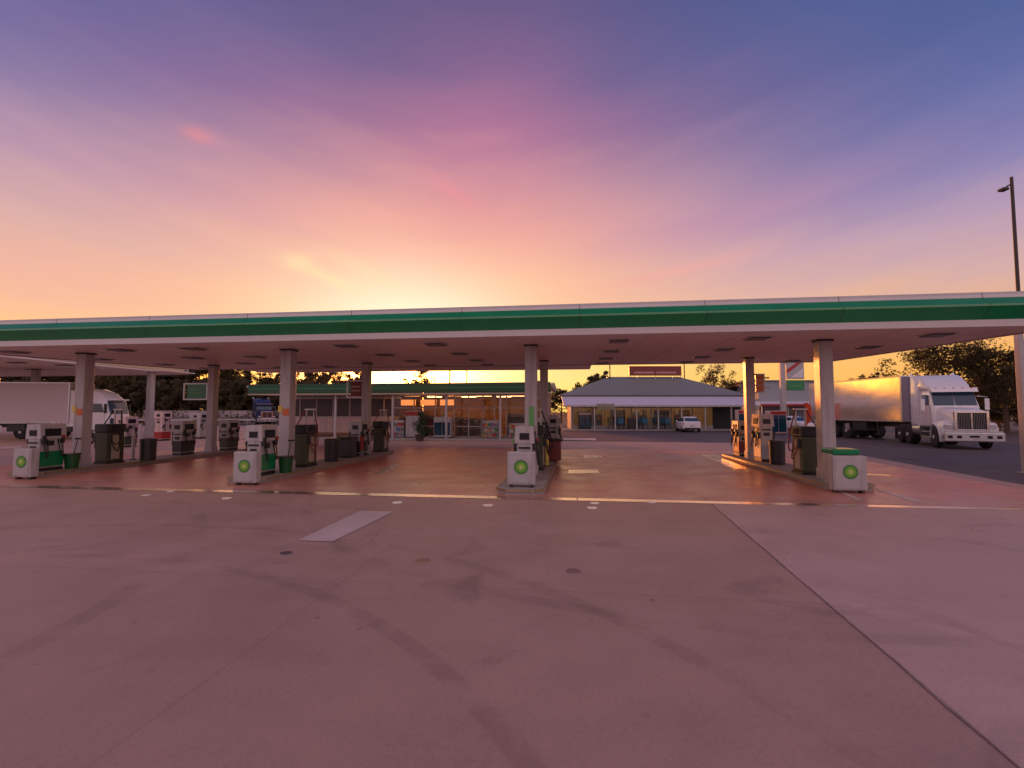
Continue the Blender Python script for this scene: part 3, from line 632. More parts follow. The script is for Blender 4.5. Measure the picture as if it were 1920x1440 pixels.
MB().use(mat('lit_menu', (.8, .4, .2), .5, emit=(1.0, .28, .07), estr=1.9)).box(-13.8, -12.6, SD + .9, SD + .95, 2.5, 2.95).box(-12.2, -10.9, SD + .9, SD + .95, 2.5, 2.95).box(-10.6, -9.4, SD + .9, SD + .95, 2.5, 2.95).obj('lit_menu_board', shop)
# left wing: low panelled wall with dark windows above
MB().use(PINKW).box(-24.3, -14.1, 38.0, 38.14, .30, 1.55, .01).obj('low_wall', shop)
MB().use(BRICK).box(-24.3, -14.1, 38.02, 38.12, .06, .30).obj('wall_base', shop)
x = -24.3
while x < -14.4:
    f = MB().use(WHITE).box(x, x + .10, 38.0, 38.12, 1.55, 3.27).box(x + .10, x + 1.45, 38.02, 38.11, 3.05, 3.27).box(x + .10, x + 1.45, 38.02, 38.11, 1.55, 1.63).obj('window', shop)
    MB().use(mat('dark_blind', (.05, .022, .02), .3)).box(x + .10, x + 1.45, 38.05, 38.08, 1.63, 3.05).obj('pane', f); x += 1.457
# goods inside
goods_cols = [(.45, .05, .04), (.5, .35, .05), (.05, .2, .4), (.5, .5, .48), (.06, .25, .08), (.4, .12, .25), (.55, .25, .06)]
GM = [mat('goods_%s' % n, c, .4) for n, c in zip(['red', 'yellow', 'blue', 'white', 'green', 'pink', 'orange'], goods_cols)]
def shelf(loc, label, w=1.5, h=1.6, n=4, grp='goods shelves inside the shop', name='goods_shelf', cat='shelf'):
    t = thing(name, label, cat, loc, CR, grp); mb = MB().use(STEEL); mb.box(-w / 2, -w / 2 + .03, -.2, .2, 0, h).box(w / 2 - .03, w / 2, -.2, .2, 0, h).box(-w / 2 + .03, w / 2 - .03, .17, .2, 0, h)
    g = MB()
    for k in range(n):
        z = .1 + k * (h - .15) / n; mb.box(-w / 2 + .03, w / 2 - .03, -.2, .17, z, z + .02)
        x = -w / 2 + .06
        while x < w / 2 - .16:
            ww = random.uniform(.07, .16); g.use(random.choice(GM)).box(x, x + ww, -.17, random.uniform(-.02, .1), z + .02, z + .02 + random.uniform(.12, .24)); x += ww + .015
    mb.obj('frame', t); tag(g.obj('goods', t), kind='stuff')
nm = ['behind the first glazed bay from the left', 'behind the second glazed bay', 'beside the left glass door', 'under the warm menu lights', 'left of the right glass door', 'behind the big right-hand shop window', 'behind the shop window nearest the corner', 'at the shop back wall, left', 'at the shop back wall, right']
for s_, (a, d) in zip(nm, [(-13.2, 37.2), (-11.5, 37.2), (-9.9, 38.6), (-8.6, 37.4), (-7.5, 37.2), (-4.5, 37.3), (-3.0, 37.3), (-11, 41.5), (-5, 41.5)]):
    shelf(C(a, d, .08), 'stocked shelf of coloured goods ' + s_, w=random.uniform(1.2, 1.55), h=random.uniform(1.2, 1.9))
# things on the footpath in front of the shop
def ice_box(loc, label, w=1.5, h=1.9, body=WHITE, top=None, name='ice_freezer', cat='freezer', rz=CR, grp=None):
    t = thing(name, label, cat, loc, rz, grp)
    MB().use(body).box(-w / 2, w / 2, -.4, .4, .06, h, .03).obj('cabinet', t)
    MB().use(top or RED).box(-w / 2 + .02, w / 2 - .02, -.43, -.4, h - .35, h - .06, .008).obj('header', t)
    for s in (-1, 1):
        d = MB().use(body if top is None else GLASSD).box(min(0.02 * s, s * (w / 2 - .04)), max(.02 * s, s * (w / 2 - .04)), -.43, -.4, .2, h - .4, .01).obj('door', t)
        MB().use(DARKM).box(s * .07 - .012, s * .07 + .012, -.47, -.43, .8, 1.2).obj('handle', d)
    MB().use(DARKM).box(-w / 2 + .05, w / 2 - .05, -.36, .36, 0, .06).obj('base', t)
ice_box(C(-12.1, 35.75, .06), 'white ice freezer with dark red header by the shop front, left of the potted shrub', 1.2, 2.0, WHITE)
ice_box(C(-9.9, 35.8, .06), 'pale double door freezer right of the potted shrub', 1.3, 1.55, mat('faded_freezer', (.5, .45, .44), .4), WHITE, grp=None)
def stack_shelf(a, label, w, h): shelf(C(a, 35.6, .06), label, w, h, 3, 'outdoor display racks by the shop front', 'display_rack', 'rack')
stack_shelf(-6.3, 'low rack of packs right of the right glass door', 1.3, 1.3); stack_shelf(-4.2, 'rack of red and white packs by the right shop window', 1.4, 1.1); stack_shelf(-13.4, 'rack of dark bottles at the left end of the glazed front', 1.1, 1.3)
stack_shelf(-2.9, 'tall rack of goods near the shop corner', .9, 1.5)

# ------------------------------------------------------------------ foliage
def leaf_mat(name, c1, c2, tr=.3):
    m = bpy.data.materials.new(name); m.use_nodes = True; nt = m.node_tree; N, L = nt.nodes, nt.links; b = N['Principled BSDF']; b.inputs['Roughness'].default_value = .6
    tc = N.new('ShaderNodeTexCoord'); n = N.new('ShaderNodeTexNoise'); L.new(tc.outputs['Object'], n.inputs[0]); n.inputs['Scale'].default_value = 1.3; n.inputs['Detail'].default_value = 4
    r = N.new('ShaderNodeValToRGB'); L.new(n.outputs[0], r.inputs[0]); r.color_ramp.elements[0].position = .35; r.color_ramp.elements[1].position = .65; r.color_ramp.elements[0].color = (*c1, 1); r.color_ramp.elements[1].color = (*c2, 1)
    L.new(r.outputs[0], b.inputs['Base Color']); t = N.new('ShaderNodeBsdfTranslucent'); L.new(r.outputs[0], t.inputs[0]); mx = N.new('ShaderNodeMixShader'); mx.inputs[0].default_value = tr
    L.new(b.outputs[0], mx.inputs[1]); L.new(t.outputs[0], mx.inputs[2]); L.new(mx.outputs[0], N['Material Output'].inputs[0]); return m
LEAF = leaf_mat('gum_leaves', (.045, .045, .018), (.15, .11, .045), .4); LEAF2 = leaf_mat('dark_leaves', (.06, .055, .022), (.17, .125, .05), .45); LEAF3 = leaf_mat('shrub_leaves', (.02, .05, .015), (.06, .10, .03))
def leaves(centers, n, size, m, name, parent, seed=0, flat=.8):
    rnd = random.Random(seed); vs, fs = [], []
    for c, r in centers:
        for _ in range(n):
            u = Vector((rnd.gauss(0, 1), rnd.gauss(0, 1), rnd.gauss(0, 1))).normalized() * (r * rnd.random() ** .45); u.z *= flat
            p = Vector(c) + u; a = Vector((rnd.gauss(0, 1), rnd.gauss(0, 1), rnd.gauss(0, 1))).normalized(); b = a.orthogonal().normalized(); s = size * rnd.uniform(.6, 1.3)
            i = len(vs); vs += [p - a * s, p + b * s * .42, p + a * s, p - b * s * .42]; fs.append((i, i + 1, i + 2, i + 3))
    me = bpy.data.meshes.new(name); me.from_pydata(vs, [], fs); me.materials.append(m)
    o = bpy.data.objects.new(name, me); COL.objects.link(o); o.parent = parent; return o
def tree(loc, h, w, label, seed, grp=None, m=LEAF, nc=46, nl=85, ls=.16, base=.28, name='gum_tree', sparse=.5):
    """w = crown half width"""
    rnd = random.Random(seed); t = thing(name, label, 'tree', loc, rnd.uniform(0, 6), grp)
    mb = MB().use(BARK); top = Vector((rnd.uniform(-.3, .3), rnd.uniform(-.3, .3), h * .72)); mb.tube([(0, 0, -.1), (.05, .05, h * .25), top * .7, top], [h * .028, h * .022, h * .014, h * .006], 8)
    cs = []; nb = 9
    for i in range(nb):
        ph = i * 2.4 + rnd.uniform(-.4, .4); z0 = h * (base + .08 + .42 * i / nb); rr = w * rnd.uniform(.55, .95) * (1 - .25 * i / nb)
        p0 = Vector((0.05, .05, z0)); p1 = Vector((math.cos(ph) * rr, math.sin(ph) * rr, min(h * .93, z0 + h * rnd.uniform(.12, .34))))
        md = p0.lerp(p1, .5) + Vector((0, 0, -.04 * h)); mb.tube([p0, md, p1], [h * .011, h * .008, h * .003], 5)
        for q in range(max(2, nc // nb)):
            k = rnd.uniform(.45, 1.12); pc = p0.lerp(p1, k) + Vector((rnd.gauss(0, w * .13), rnd.gauss(0, w * .13), rnd.gauss(0, h * .05)))
            cs.append((pc, w * rnd.uniform(.13, .27)))
    for _ in range(nc // 6): cs.append((Vector((rnd.gauss(0, w * .25), rnd.gauss(0, w * .25), h * rnd.uniform(.75, .97))), w * rnd.uniform(.12, .24)))
    mb.obj('trunk', t); leaves(cs, nl, ls, m, 'crown', t, seed); return t
# dense belt behind the left yard
BG = 'trees of the dense belt behind the left yard'
LMD = {30: 'over the left end of the long plain trailer', 75: 'over the long plain trailer beside the thin far column', 120: 'over the long plain trailer, left of the leftmost front column', 165: 'behind the leftmost front canopy column', 220: 'above the cab of the cab-over truck', 262: 'between the cab-over truck and the thin white column', 305: 'just right of the thin white column', 345: 'left of the framed green lane sign', 385: 'behind the framed green lane sign', 425: 'just right of the far-left rear column', 462: 'midway between the far-left rear column and the blue truck', 500: 'directly behind the blue truck', 535: 'behind the second front column', 575: 'over the left end of the shop fascia', 612: 'over the shop fascia, right of the second front column'}
def LM(px): return LMD[px]
protos = [tree(W(30, 92), 12.6, 4.2, 'tall dark gum tree ' + LM(30), 11, BG, LEAF2, 120, 85, .30, .03), tree(W(120, 96), 12.6, 4.8, 'tall dark gum tree ' + LM(120), 12, BG, LEAF2, 120, 85, .30, .03), tree(W(220, 92), 12.4, 4.5, 'tall dark gum tree ' + LM(220), 13, BG, LEAF2, 120, 85, .30, .03)]
rnd = random.Random(5)
for i, px in enumerate([75, 165, 262, 305, 345, 385, 425, 462, 500, 535, 575, 612]):
    s = 1.22 if px < 330 else (1.06 if px < 400 else .84)
    dup(protos[i % 3], W(px, 92 + rnd.uniform(-3, 6)), rnd.uniform(0, 6), 'tall dark gum tree ' + LM(px), sc=s * rnd.uniform(.92, 1.04))
for i, px in enumerate([30, 75, 120, 165, 220, 262, 305, 345, 385, 425, 462, 500, 535, 575]):
    dup(protos[(i + 1) % 3], W(px, 84), rnd.uniform(0, 6), 'low bushy tree ' + LM(px), 'front trees of the dense belt', sc=.60)
cs = [(W(px, 80, rnd.uniform(.3, 1.5)) , rnd.uniform(1.2, 2.0)) for px in range(-120, 560, 14)]
o = leaves(cs, 90, .22, LEAF2, 'undergrowth', None, 3); tag(o, 'dark undergrowth along the foot of the tree belt at left', 'undergrowth', kind='stuff')
# trees behind the shop and restaurant
def Wt(px, topy, Y): return W(px, Y), H + (HOR - topy) * Y / F
for px, ty, Y, w, lab, sd_, nl in [(632, 693, 66, 2.6, 'thin gum tree above the left part of the shop roof', 21, 60), (668, 690, 70, 2.2, 'small gum tree showing beside the second rear column', 22, 60), (592, 704, 64, 2.4, 'low leafy tree over the shop roof at left', 23, 70),
                               (790, 690, 66, 2.6, 'gum tree against the bright sunset above the shop roof', 24, 70), (1122, 696, 78, 2.7, 'rounded dark tree left of the restaurant roof', 25, 95), (1090, 722, 82, 3.0, 'low tree just left of the restaurant roof slope', 26, 90), (1052, 728, 84, 3.2, 'low tree seen right of the central rear column', 27, 90),
                               (1340, 684, 72, 3.4, 'open gum tree behind the right slope of the restaurant roof', 28, 55), (1376, 712, 74, 2.4, 'small tree at the right end of the restaurant roof', 29, 60), (1412, 706, 80, 2.2, 'small tree above the rear grey building', 30, 60),
                               (1612, 704, 120, 3.0, 'distant small tree above the trailer roof, left', 31, 60), (1640, 700, 120, 2.6, 'distant small tree above the trailer roof, right', 32, 60)]:
    p, h = Wt(px, ty, Y); tree(p, h, w, lab, sd_, None, LEAF, 40, nl, .17 * Y / 70, .25)
# big tree over the truck, and its neighbours
tree(W(1800, 47), 9.0, 5.2, 'large open-crowned gum tree behind the white tractor cab', 40, None, LEAF, 84, 80, .15, .30)
tree(W(1885, 46), 8.6, 4.2, 'large gum tree at the right edge behind the tall pole', 41, None, LEAF, 80, 90, .15, .12)
tree(W(1870, 52), 5.8, 4.0, 'dense dark tree low behind the tractor bonnet', 42, None, LEAF2, 90, 110, .16, .02)
tree(W(1950, 48), 8.0, 4.6, 'dark gum tree cut by the right edge of the view', 43, None, LEAF2, 80, 90, .16, .1)
tree(W(1770, 60), 6.2, 3.6, 'bushy tree behind the trailer front', 44, None, LEAF2, 70, 90, .18, .05)
cs = [(W(px, 130, rnd.uniform(.5, 6.0)), rnd.uniform(2, 3.4)) for px in range(1420, 1960, 11)]
o = leaves(cs, 80, .34, LEAF2, 'treeline', None, 8); tag(o, 'far dark treeline on the horizon behind the parked trailer', 'treeline', kind='stuff')
cs = [(W(px, 150, rnd.uniform(.5, 5.0)), rnd.uniform(2, 3.2)) for px in range(540, 1420, 12)]
o = leaves(cs, 70, .36, LEAF2, 'treeline', None, 9); tag(o, 'low far treeline on the horizon behind the shop and restaurant', 'treeline', kind='stuff')
# potted shrub outside the shop
t = thing('potted_shrub', 'dark bushy potted shrub standing before the shop entrance', 'plant', G(787, 827), 0)
MB().use(mat('dark_pot', (.06, .045, .04), .6)).cyl((0, 0, 0), (0, 0, .42), .24, .32, 18).cyl((0, 0, .40), (0, 0, .46), .34, n=18).obj('pot', t); MB().use(BARK).cyl((0, 0, .4), (0, 0, 1.5), .03, .015, 8).obj('stem', t)
leaves([((rnd.gauss(0, .16), rnd.gauss(0, .16), z), .36 - .10 * (z - .6)) for z in [.6, .7, .85, 1.0, 1.15, 1.3, 1.5, 1.7, 1.85]], 150, .06, LEAF3, 'foliage', t, 4)

# ------------------------------------------------------------------ restaurant building
RY = 55.0
rs = thing('roadhouse_restaurant', 'low roadhouse restaurant with grey-green hip roof and pale verandah', 'restaurant', W(0, 0))
rs.location = (16.2, RY, 0)
WALLR = mat('restaurant_wall', (.34, .27, .2), .7)
MB().use(WALLR).box(-9.6, 9.7, 3.0, 3.2, 0, 3.4).box(-9.6, -9.4, -.0, 3.0, 0, 3.4).box(9.5, 9.7, 0, 3.0, 0, 3.4).box(-9.6, 9.7, -.0, .15, 2.55, 3.4).obj('wall', rs)
hip = [(-10.9, -.6, 3.85), (10.4, -.6, 3.85), (10.4, 12, 3.85), (-10.9, 12, 3.85), (-4.4, 5.6, 6.25), (4.9, 5.6, 6.25)]
r_ = MB().use(ROOFG)
for q in ((0, 1, 5, 4), (1, 2, 5), (2, 3, 4, 5), (3, 0, 4), (3, 2, 1, 0)): r_.poly([hip[i] for i in q])
rf = r_.obj('roof', rs)
MB().use(mat('gutter_dark', (.10, .11, .13), .4)).box(-10.95, 10.45, -.75, -.6, 3.72, 3.88, .02).obj('gutter', rf)
MB().use(STEEL).box(-4.4, 4.9, 5.5, 5.7, 6.24, 6.34, .02).obj('ridge_cap', rf)
vr = MB().use(mat('verandah_roof', (.66, .62, .68), .32, .15, var=.05)).prism([(-3.0, 2.62), (-.62, 3.66), (-.62, 3.72), (-3.0, 2.70)], -10.7, 10.2, 'x').obj('verandah_roof', rs)
MB().use(WHITE).box(-10.75, 10.25, -3.12, -3.0, 2.52, 2.72, .015).obj('verandah_gutter', vr)
for i, x in enumerate([-9.9, -7.4, -5.2, -2.9, -.6, 1.9, 4.4, 7.2, 9.9]): MB().use(WHITE).box(x - .06, x + .06, -2.96, -2.84, .10, 2.55, .01).obj('verandah_post', rs)
MB().use(CONC).box(-10.9, 10.4, -3.3, 3.0, 0, .10, .01).obj('verandah_slab', rs)
xs = [-9.4, -7.2, -5.0, -2.8, -.6, 1.7, 4.1, 6.4]
for i, (x0, x1) in enumerate(zip(xs, xs[1:])):
    f = MB().use(WHITE).box(x0, x0 + .10, 0, .12, .1, 2.55).box(x0 + .10, x1, 0, .12, 2.43, 2.55).box(x0 + .10, x1, 0, .12, .10, .45).obj('front_window', rs)
    MB().use(GLASS).box(x0 + .10, x1, .05, .06, .45, 2.43).obj('pane', f)
MB().use(mat('dark_doorway', (.015, .018, .014), .5)).box(6.4, 9.5, .02, .1, .1, 2.55).obj('dark_doorway', rs)
MB().use(mat('lit_back_wall', (.42, .28, .16), .7, emit=(1, .45, .16), estr=.13, var=.5, scale=1.5)).box(-9.3, 9.4, 2.9, 2.98, .1, 2.5).obj('interior_wall', rs)  # wall emits a little: warm room light put into its material
for x in (-6.2, -1.8, 2.8, 5.2): MB().use(LIGHT2).box(x - .5, x + .5, 1.0, 1.25, 2.48, 2.53).obj('interior_light', rs)
MB().use(mat('awning_olive', (.17, .16, .09), .6)).prism([(-3.3, 2.2), (-3.05, 2.85), (-3.05, 2.2)], -7.2, -5.3, 'x').obj('door_awning', rs)
# red sign on ridge
sg = thing('roof_sign', 'long red-brown sign board standing on the restaurant roof ridge', 'sign', (W(1229, 60).x, 60.0, 6.32))
MB().use(mat('sign_red_brown', (.23, .05, .04), .5)).box(-3.15, 3.15, -.06, .06, .12, 1.16, .02).obj('board', sg)
MB().use(mat('sign_frame_red', (.30, .04, .03), .4)).box(-3.22, 3.22, -.09, .09, 1.16, 1.30, .02).box(-3.22, -3.1, -.09, .09, .05, 1.16, .01).box(3.1, 3.22, -.09, .09, .05, 1.16, .01).obj('frame', sg)
mb = MB().use(mat('sign_pale_band', (.50, .28, .24), .5)); 
mb.box(-2.6, -.15, -.075, -.06, .38, .62).box(.15, 2.6, -.075, -.06, .38, .62).obj('pale_band', sg)
MB().use(STEEL).box(-2.2, -2.1, -.04, .04, -.3, .12).box(2.1, 2.2, -.04, .04, -.3, .12).box(-.05, .05, -.04, .04, -.3, .12).obj('support', sg)
# verandah furniture: tables with blue seats
def dining(x, label, col, y=-1.9):
    t = thing('outdoor_table', label, 'table', (16.2 + x, RY + y, .10), 0, 'outdoor tables under the restaurant verandah')
    MB().use(col).box(-.6, .6, -.4, .4, .70, .75, .01).obj('tabletop', t); MB().use(DARKM).box(-.04, .04, -.04, .04, 0, .70).box(-.3, .3, -.3, .3, 0, .04).obj('pedestal', t)
    return t
def chair(x, y, label, rz):
    t = thing('outdoor_chair', label, 'chair', (16.2 + x, RY + y, .10), rz, 'blue chairs round the verandah tables', 1.25)
    MB().use(TEAL).box(-.23, .23, -.23, .23, .42, .46, .01).obj('seat', t); MB().use(TEAL).box(-.23, .23, .20, .24, .5, 1.0, .01).obj('backrest', t)
    for sx in (-1, 1):
        for sy in (-1, 1): MB().use(DARKM).cyl((sx * .2, sy * .2, 0), (sx * .2, sy * .2, .42), .014, n=6).obj('leg', t)
    return t
c0 = None
for i, x in enumerate([-4.6, -2.0, .4]):
    w_ = ['left', 'middle', 'right'][i]
    dining(x, w_ + ' one of three dark blue tables under the verandah', TEAL)
    for j, (dx, dy, rz, wh) in enumerate([(-.85, 0, PI / 2, 'left side'), (.85, 0, -PI / 2, 'right side'), (0, -.75, PI, 'near side'), (0, .7, 0, 'far side')]):
        lab = 'blue chair at the %s of the %s verandah table' % (wh, w_)
        if c0 is None: c0 = chair(x + dx, -1.9 + dy, lab, rz)
        else: dup(c0, (16.2 + x + dx, RY - 1.9 + dy, .10), rz, lab)
for i, (x, lab, c) in enumerate([(-3.3, 'tall dark umbrella stand box between left and middle verandah tables', BLACK), (2.2, 'teal bin cabinet right of the verandah tables', TEAL)]):
    bin_((16.2 + x, RY - 2.2, .10), lab, c, r=.4, h=1.2, square=True, grp=None)
ice_box((16.2 - 8.2, RY - 1.0, .10), 'dark glass drinks fridge at the left end of the verandah', 1.3, 1.9, BLACK, CREAM, 'drinks_fridge', 'fridge', 0)

for i, (x, lab) in enumerate([(-6.6, 'tall stocked shelf inside the restaurant at left'), (-3.9, 'tall stocked shelf inside the restaurant left of its middle'), (-1.4, 'tall stocked shelf in the middle of the restaurant front'), (1.2, 'tall stocked shelf inside the restaurant right of its middle'), (3.6, 'tall stocked shelf inside the restaurant at right')]):
    shelf((16.2 + x, RY + 1.9, .10), lab, 1.7, 2.1, 4, 'shelves inside the restaurant')
# rear grey building right of the restaurant
rb = thing('rear_shed', 'pale grey shed building with awning, right of the restaurant', 'building', (W(1487, 66).x, 66, 0))
MB().use(mat('shed_wall', (.34, .38, .40), .6, var=.06)).box(-4.6, 4.4, 0, 8, 0, 6.2, .02).obj('wall', rb)
MB().use(ROOFG).prism([(-.3, 6.2), (4, 6.55), (8.3, 6.2)], -4.8, 4.6, 'x').obj('roof', rb)
MB().use(mat('shed_awning', (.62, .58, .64), .4)).prism([(-2.2, 2.9), (0, 3.35), (0, 3.42), (-2.2, 3.0)], -5.6, 4.6, 'x').obj('awning', rb)
MB().use(RED).box(-5.6, 4.6, -2.3, -2.2, 2.72, 3.0, .01).obj('awning_fascia', rb)
for x in (-5.3, -1.9, 1.4, 4.4): MB().use(WHITE).box(x - .06, x + .06, -2.1, -1.98, 0, 2.9).obj('awning_post', rb)
for x in (-3.4, -.8, 2.2):
    f = MB().use(WHITE).box(x - .9, x + .9, -.05, -.005, .9, 2.4).obj('window', rb); MB().use(GLASSD).box(x - .8, x + .8, -.07, -.05, 1.0, 2.3).obj('pane', f)
# tall pylon sign
py = thing('pylon_sign', 'tall white post carrying a panel with red diagonal band above a green panel', 'sign', W(1469, 47))
MB().use(WHITE).box(-.28, .18, -.15, .15, 0, 7.4, .02).obj('post', py)
pn = MB().use(mat('pylon_face', (.45, .46, .47), .4)).box(.32, 2.0, -.12, .12, 5.15, 7.3, .02).obj('upper_panel', py)
mb = MB().use(mat('pylon_red', (.42, .03, .03), .4)); mb.prism([(.34, 5.7), (.34, 6.05), (1.9, 7.15), (1.98, 6.9), (.8, 6.0)], -.135, -.12, 'y').obj('red_band', pn)
MB().use(mat('pylon_white', (.7, .7, .72), .4)).prism([(.7, 5.3), (1.9, 6.2), (1.9, 5.3)], -.13, -.12, 'y').obj('white_wedge', pn)
MB().use(GREEN_D).box(.32, 2.0, -.12, .12, 4.05, 5.05, .02).obj('lower_panel', py)
MB().use(GREEN_L).box(.55, 1.75, -.13, -.12, 4.45, 4.52).obj('stripe', py)
for zb_ in (4.4, 6.6): MB().use(STEEL).box(.18, .32, -.05, .05, zb_, zb_ + .1).obj('bracket', py)
# red feather banner and vending boxes near there
fb = thing('feather_banner', 'red-orange feather banner standing right of the pylon sign', 'banner', W(1508, 40))
MB().use(DARKM).cyl((0, 0, 0), (0, 0, 2.75), .02, n=8).cyl((0, 0, 0), (0, 0, .05), .3, n=16).obj('pole', fb)
MB().use(mat('banner_red', (.62, .07, .02), .6)).prism([(.02, .9), (.02, 2.7), (.25, 2.75), (.5, 2.5), (.55, 1.9), (.4, 1.2), (.15, .9)], -.01, .01, 'y').obj('flag', fb)
ice_box(W(1453, 44), 'red and white drinks machine left of the pylon sign', 1.5, 2.1, PINKW, RED, 'vending_machine', 'vending machine', .1)
ice_box(W(1393, 50), 'red topped white ice freezer right of the verandah', 1.4, 2.2, PINKW, RED, 'ice_freezer', 'freezer', 0)

# ------------------------------------------------------------------ wheels and vehicles
def wheel(parent, x, y, r, w, hub=mat('silver_rim', (.55, .53, .52), .3, .3), name='wheel', dual=False):
    ty = MB().use(RUBBER)
    prof = [(w * .5, r * .62), (w * .5, r * .9), (w * .38, r), (-w * .38, r), (-w * .5, r * .9), (-w * .5, r * .62)]
    n = 26; ty.loft([[(x + u, y + rr * math.cos(2 * PI * k / n), r + rr * math.sin(2 * PI * k / n)) for k in range(n)] for u, rr in prof])
    o = ty.obj(name, parent, smooth=True)
    s = 1 if x > 0 else -1
    h = MB().use(hub).cyl((x + s * w * .30, y, r), (x + s * w * .36, y, r), r * .62, n=24)
    h.use(hub).cyl((x + s * w * .36, y, r), (x + s * w * .62, y, r), r * .24, r * .17, 16)
    h.use(DARKM)
    for k in range(8): a_ = 2 * PI * k / 8; h.cyl((x + s * w * .355, y + r * .44 * math.cos(a_), r + r * .44 * math.sin(a_)), (x + s * w * .375, y + r * .44 * math.cos(a_), r + r * .44 * math.sin(a_)), r * .08, n=8)
    h.obj('rim', o)
    return o
def rrect(w, z0, z1, y, r=.12, n=3, tap=0.0):
    """rounded rectangle ring in XZ at y; tap narrows the top"""
    pts = []
    for cx, cz, a0 in ((w / 2 - r, z0 + r, -PI / 2), (w / 2 - r - tap, z1 - r, 0), (-w / 2 + r + tap, z1 - r, PI / 2), (-w / 2 + r, z0 + r, PI)):
        for k in range(n + 1):
            a_ = a0 + PI / 2 * k / n; pts.append((cx + r * math.cos(a_), y, cz + r * math.sin(a_)))
    return pts
def tractor(loc, rz, sc, label, paint, name='tractor_unit'):
    """bonneted prime mover, nose towards local -Y, steer axle at y=0"""
    t = thing(name, label, 'truck', loc, rz, None, sc)
    P = paint
    MB().use(DARKM).box(-.42, .42, -.9, 6.0, .55, .80, .02).obj('chassis', t)
    # bonnet
    hd = MB().use(P).loft([rrect(1.30, .95, 1.72, -1.12, .10), rrect(1.42, .92, 1.84, -1.0, .16), rrect(1.62, .95, 1.94, -.2, .2, tap=.05), rrect(1.86, 1.0, 2.02, .75, .22, tap=.10)]).obj('bonnet', t, smooth=True)
    MB().use(CHROME).box(-.72, -.60, -1.24, -1.10, .86, 1.80, .02).box(.60, .72, -1.24, -1.10, .86, 1.80, .02).box(-.60, .60, -1.24, -1.10, 1.70, 1.80, .02).box(-.60, .60, -1.24, -1.10, .86, .94, .02).box(-.025, .025, -1.23, -1.12, .94, 1.70, .005).obj('grille_frame', t)
    g = MB().use(SCREEN).box(-.60, .60, -1.16, -1.12, .94, 1.70); g.use(mat('grille_bar', (.30, .30, .30), .3, .9))
    for k in range(17): g.box(-.57 + k * .0685, -.555 + k * .0685, -1.20, -1.16, .94, 1.70)
    g.obj('grille', t)
    for s in (-1, 1):
        # front mudguard: arch with inner end faces
        n = 14; ro, ri = .74, .62; R = []
        for k in range(n + 1):
            a_ = PI * (1.04 - k / n * 1.02); y, z = -.04 + math.cos(a_) * -ro * -1, .54 + math.sin(a_) * ro
            R.append([(s * .72, y, z), (s * 1.16, y, z - .05), (s * 1.22, y * .98, z - .12), (s * 1.16, y * .95, z - .13), (s * .72, y * .95, z - .10)])
        MB().use(P).loft(R).obj('mudguard', t, smooth=True)
        MB().use(P).loft([[(s * .66, -1.06, .62), (s * 1.14, -.98, .62), (s * 1.18, -.98, 1.0), (s * 1.06, -1.0, 1.24), (s * .66, -1.08, 1.30)], [(s * .7, -.55, .62), (s * 1.20, -.68, .62), (s * 1.22, -.60, 1.0), (s * 1.14, -.4, 1.30), (s * .8, -.2, 1.36)]]).obj('wing', t, smooth=True)
        hl = MB().use(CHROME).box(min(s * .76, s * 1.08), max(s * .76, s * 1.08), -1.10, -1.02, .98, 1.18, .02).obj('headlight', t)
        MB().use(HEADL).box(min(s * .78, s * .91), max(s * .78, s * .91), -1.12, -1.10, 1.00, 1.16, .01).box(min(s * .93, s * 1.06), max(s * .93, s * 1.06), -1.12, -1.10, 1.00, 1.16, .01).obj('lens', hl)
    bp = MB().use(ALU).box(-1.24, 1.24, -1.42, -1.22, .36, .80, .05).box(-1.18, 1.18, -1.36, -1.2, .80, .86, .01).obj('bumper', t)
    mb = MB().use(SCREEN)
    for x in (-1.0, -.62, .62, 1.0): mb.box(x - .10, x + .10, -1.432, -1.42, .52, .66, .003)
    mb.box(-.20, .20, -1.432, -1.42, .56, .66, .003).obj('lamp_opening', bp)
    # cab
    MB().use(P).loft([rrect(2.02, .98, 2.02, .70, .10), rrect(2.10, .98, 2.10, .86, .12), rrect(2.14, .98, 2.86, 1.34, .16, tap=.08), rrect(2.16, .98, 2.92, 2.5, .16, tap=.06)]).obj('cab', t, smooth=True)
    ws = MB().use(GLASSD)
    for x0, x1 in ((-.93, -.02), (.02, .93)): ws.poly([(x0 * 1.04, .80, 2.06), (x1 * 1.04, .80, 2.06), (x1 * 1.0, 1.25, 2.88), (x0 * 1.0, 1.25, 2.88)])
    ws.obj('windscreen', t)
    MB().use(P).prism([(.90, 2.80), (.84, 2.76), (1.05, 2.98), (1.40, 2.96), (1.36, 2.86)], -1.04, 1.04, 'x').obj('sun_visor', t)
    for s in (-1, 1):
        X = s * 1.085
        d = MB().use(P).box(min(X, X + s * .02), max(X, X + s * .02), 1.10, 2.12, 1.08, 2.10, .008).obj('door', t)
        MB().use(DARKM).box(min(X + s * .02, X + s * .05), max(X + s * .02, X + s * .05), 1.92, 2.06, 1.72, 1.77).obj('handle', d)
        MB().use(GLASSD).prism([(1.30, 2.12), (2.02, 2.12), (2.02, 2.64), (1.46, 2.64)], min(X - s * .04, X + s * .018), max(X - s * .04, X + s * .018), 'x').obj('side_window', t)
        MB().use(CHROME).tube([(s * 1.05, 1.15, 2.55), (s * 1.42, 1.02, 2.50), (s * 1.42, 1.02, 1.75), (s * 1.06, 1.18, 1.72)], .02, 6).use(P).box(s * 1.42 - .10, s * 1.42 + .10, .98, 1.06, 1.85, 2.42, .03).obj('mirror', t)
        MB().use(ALU).cyl((s * .86, 2.35, .82), (s * .86, 3.35, .82), .33, n=24).obj('fuel_tank', t, smooth=True)
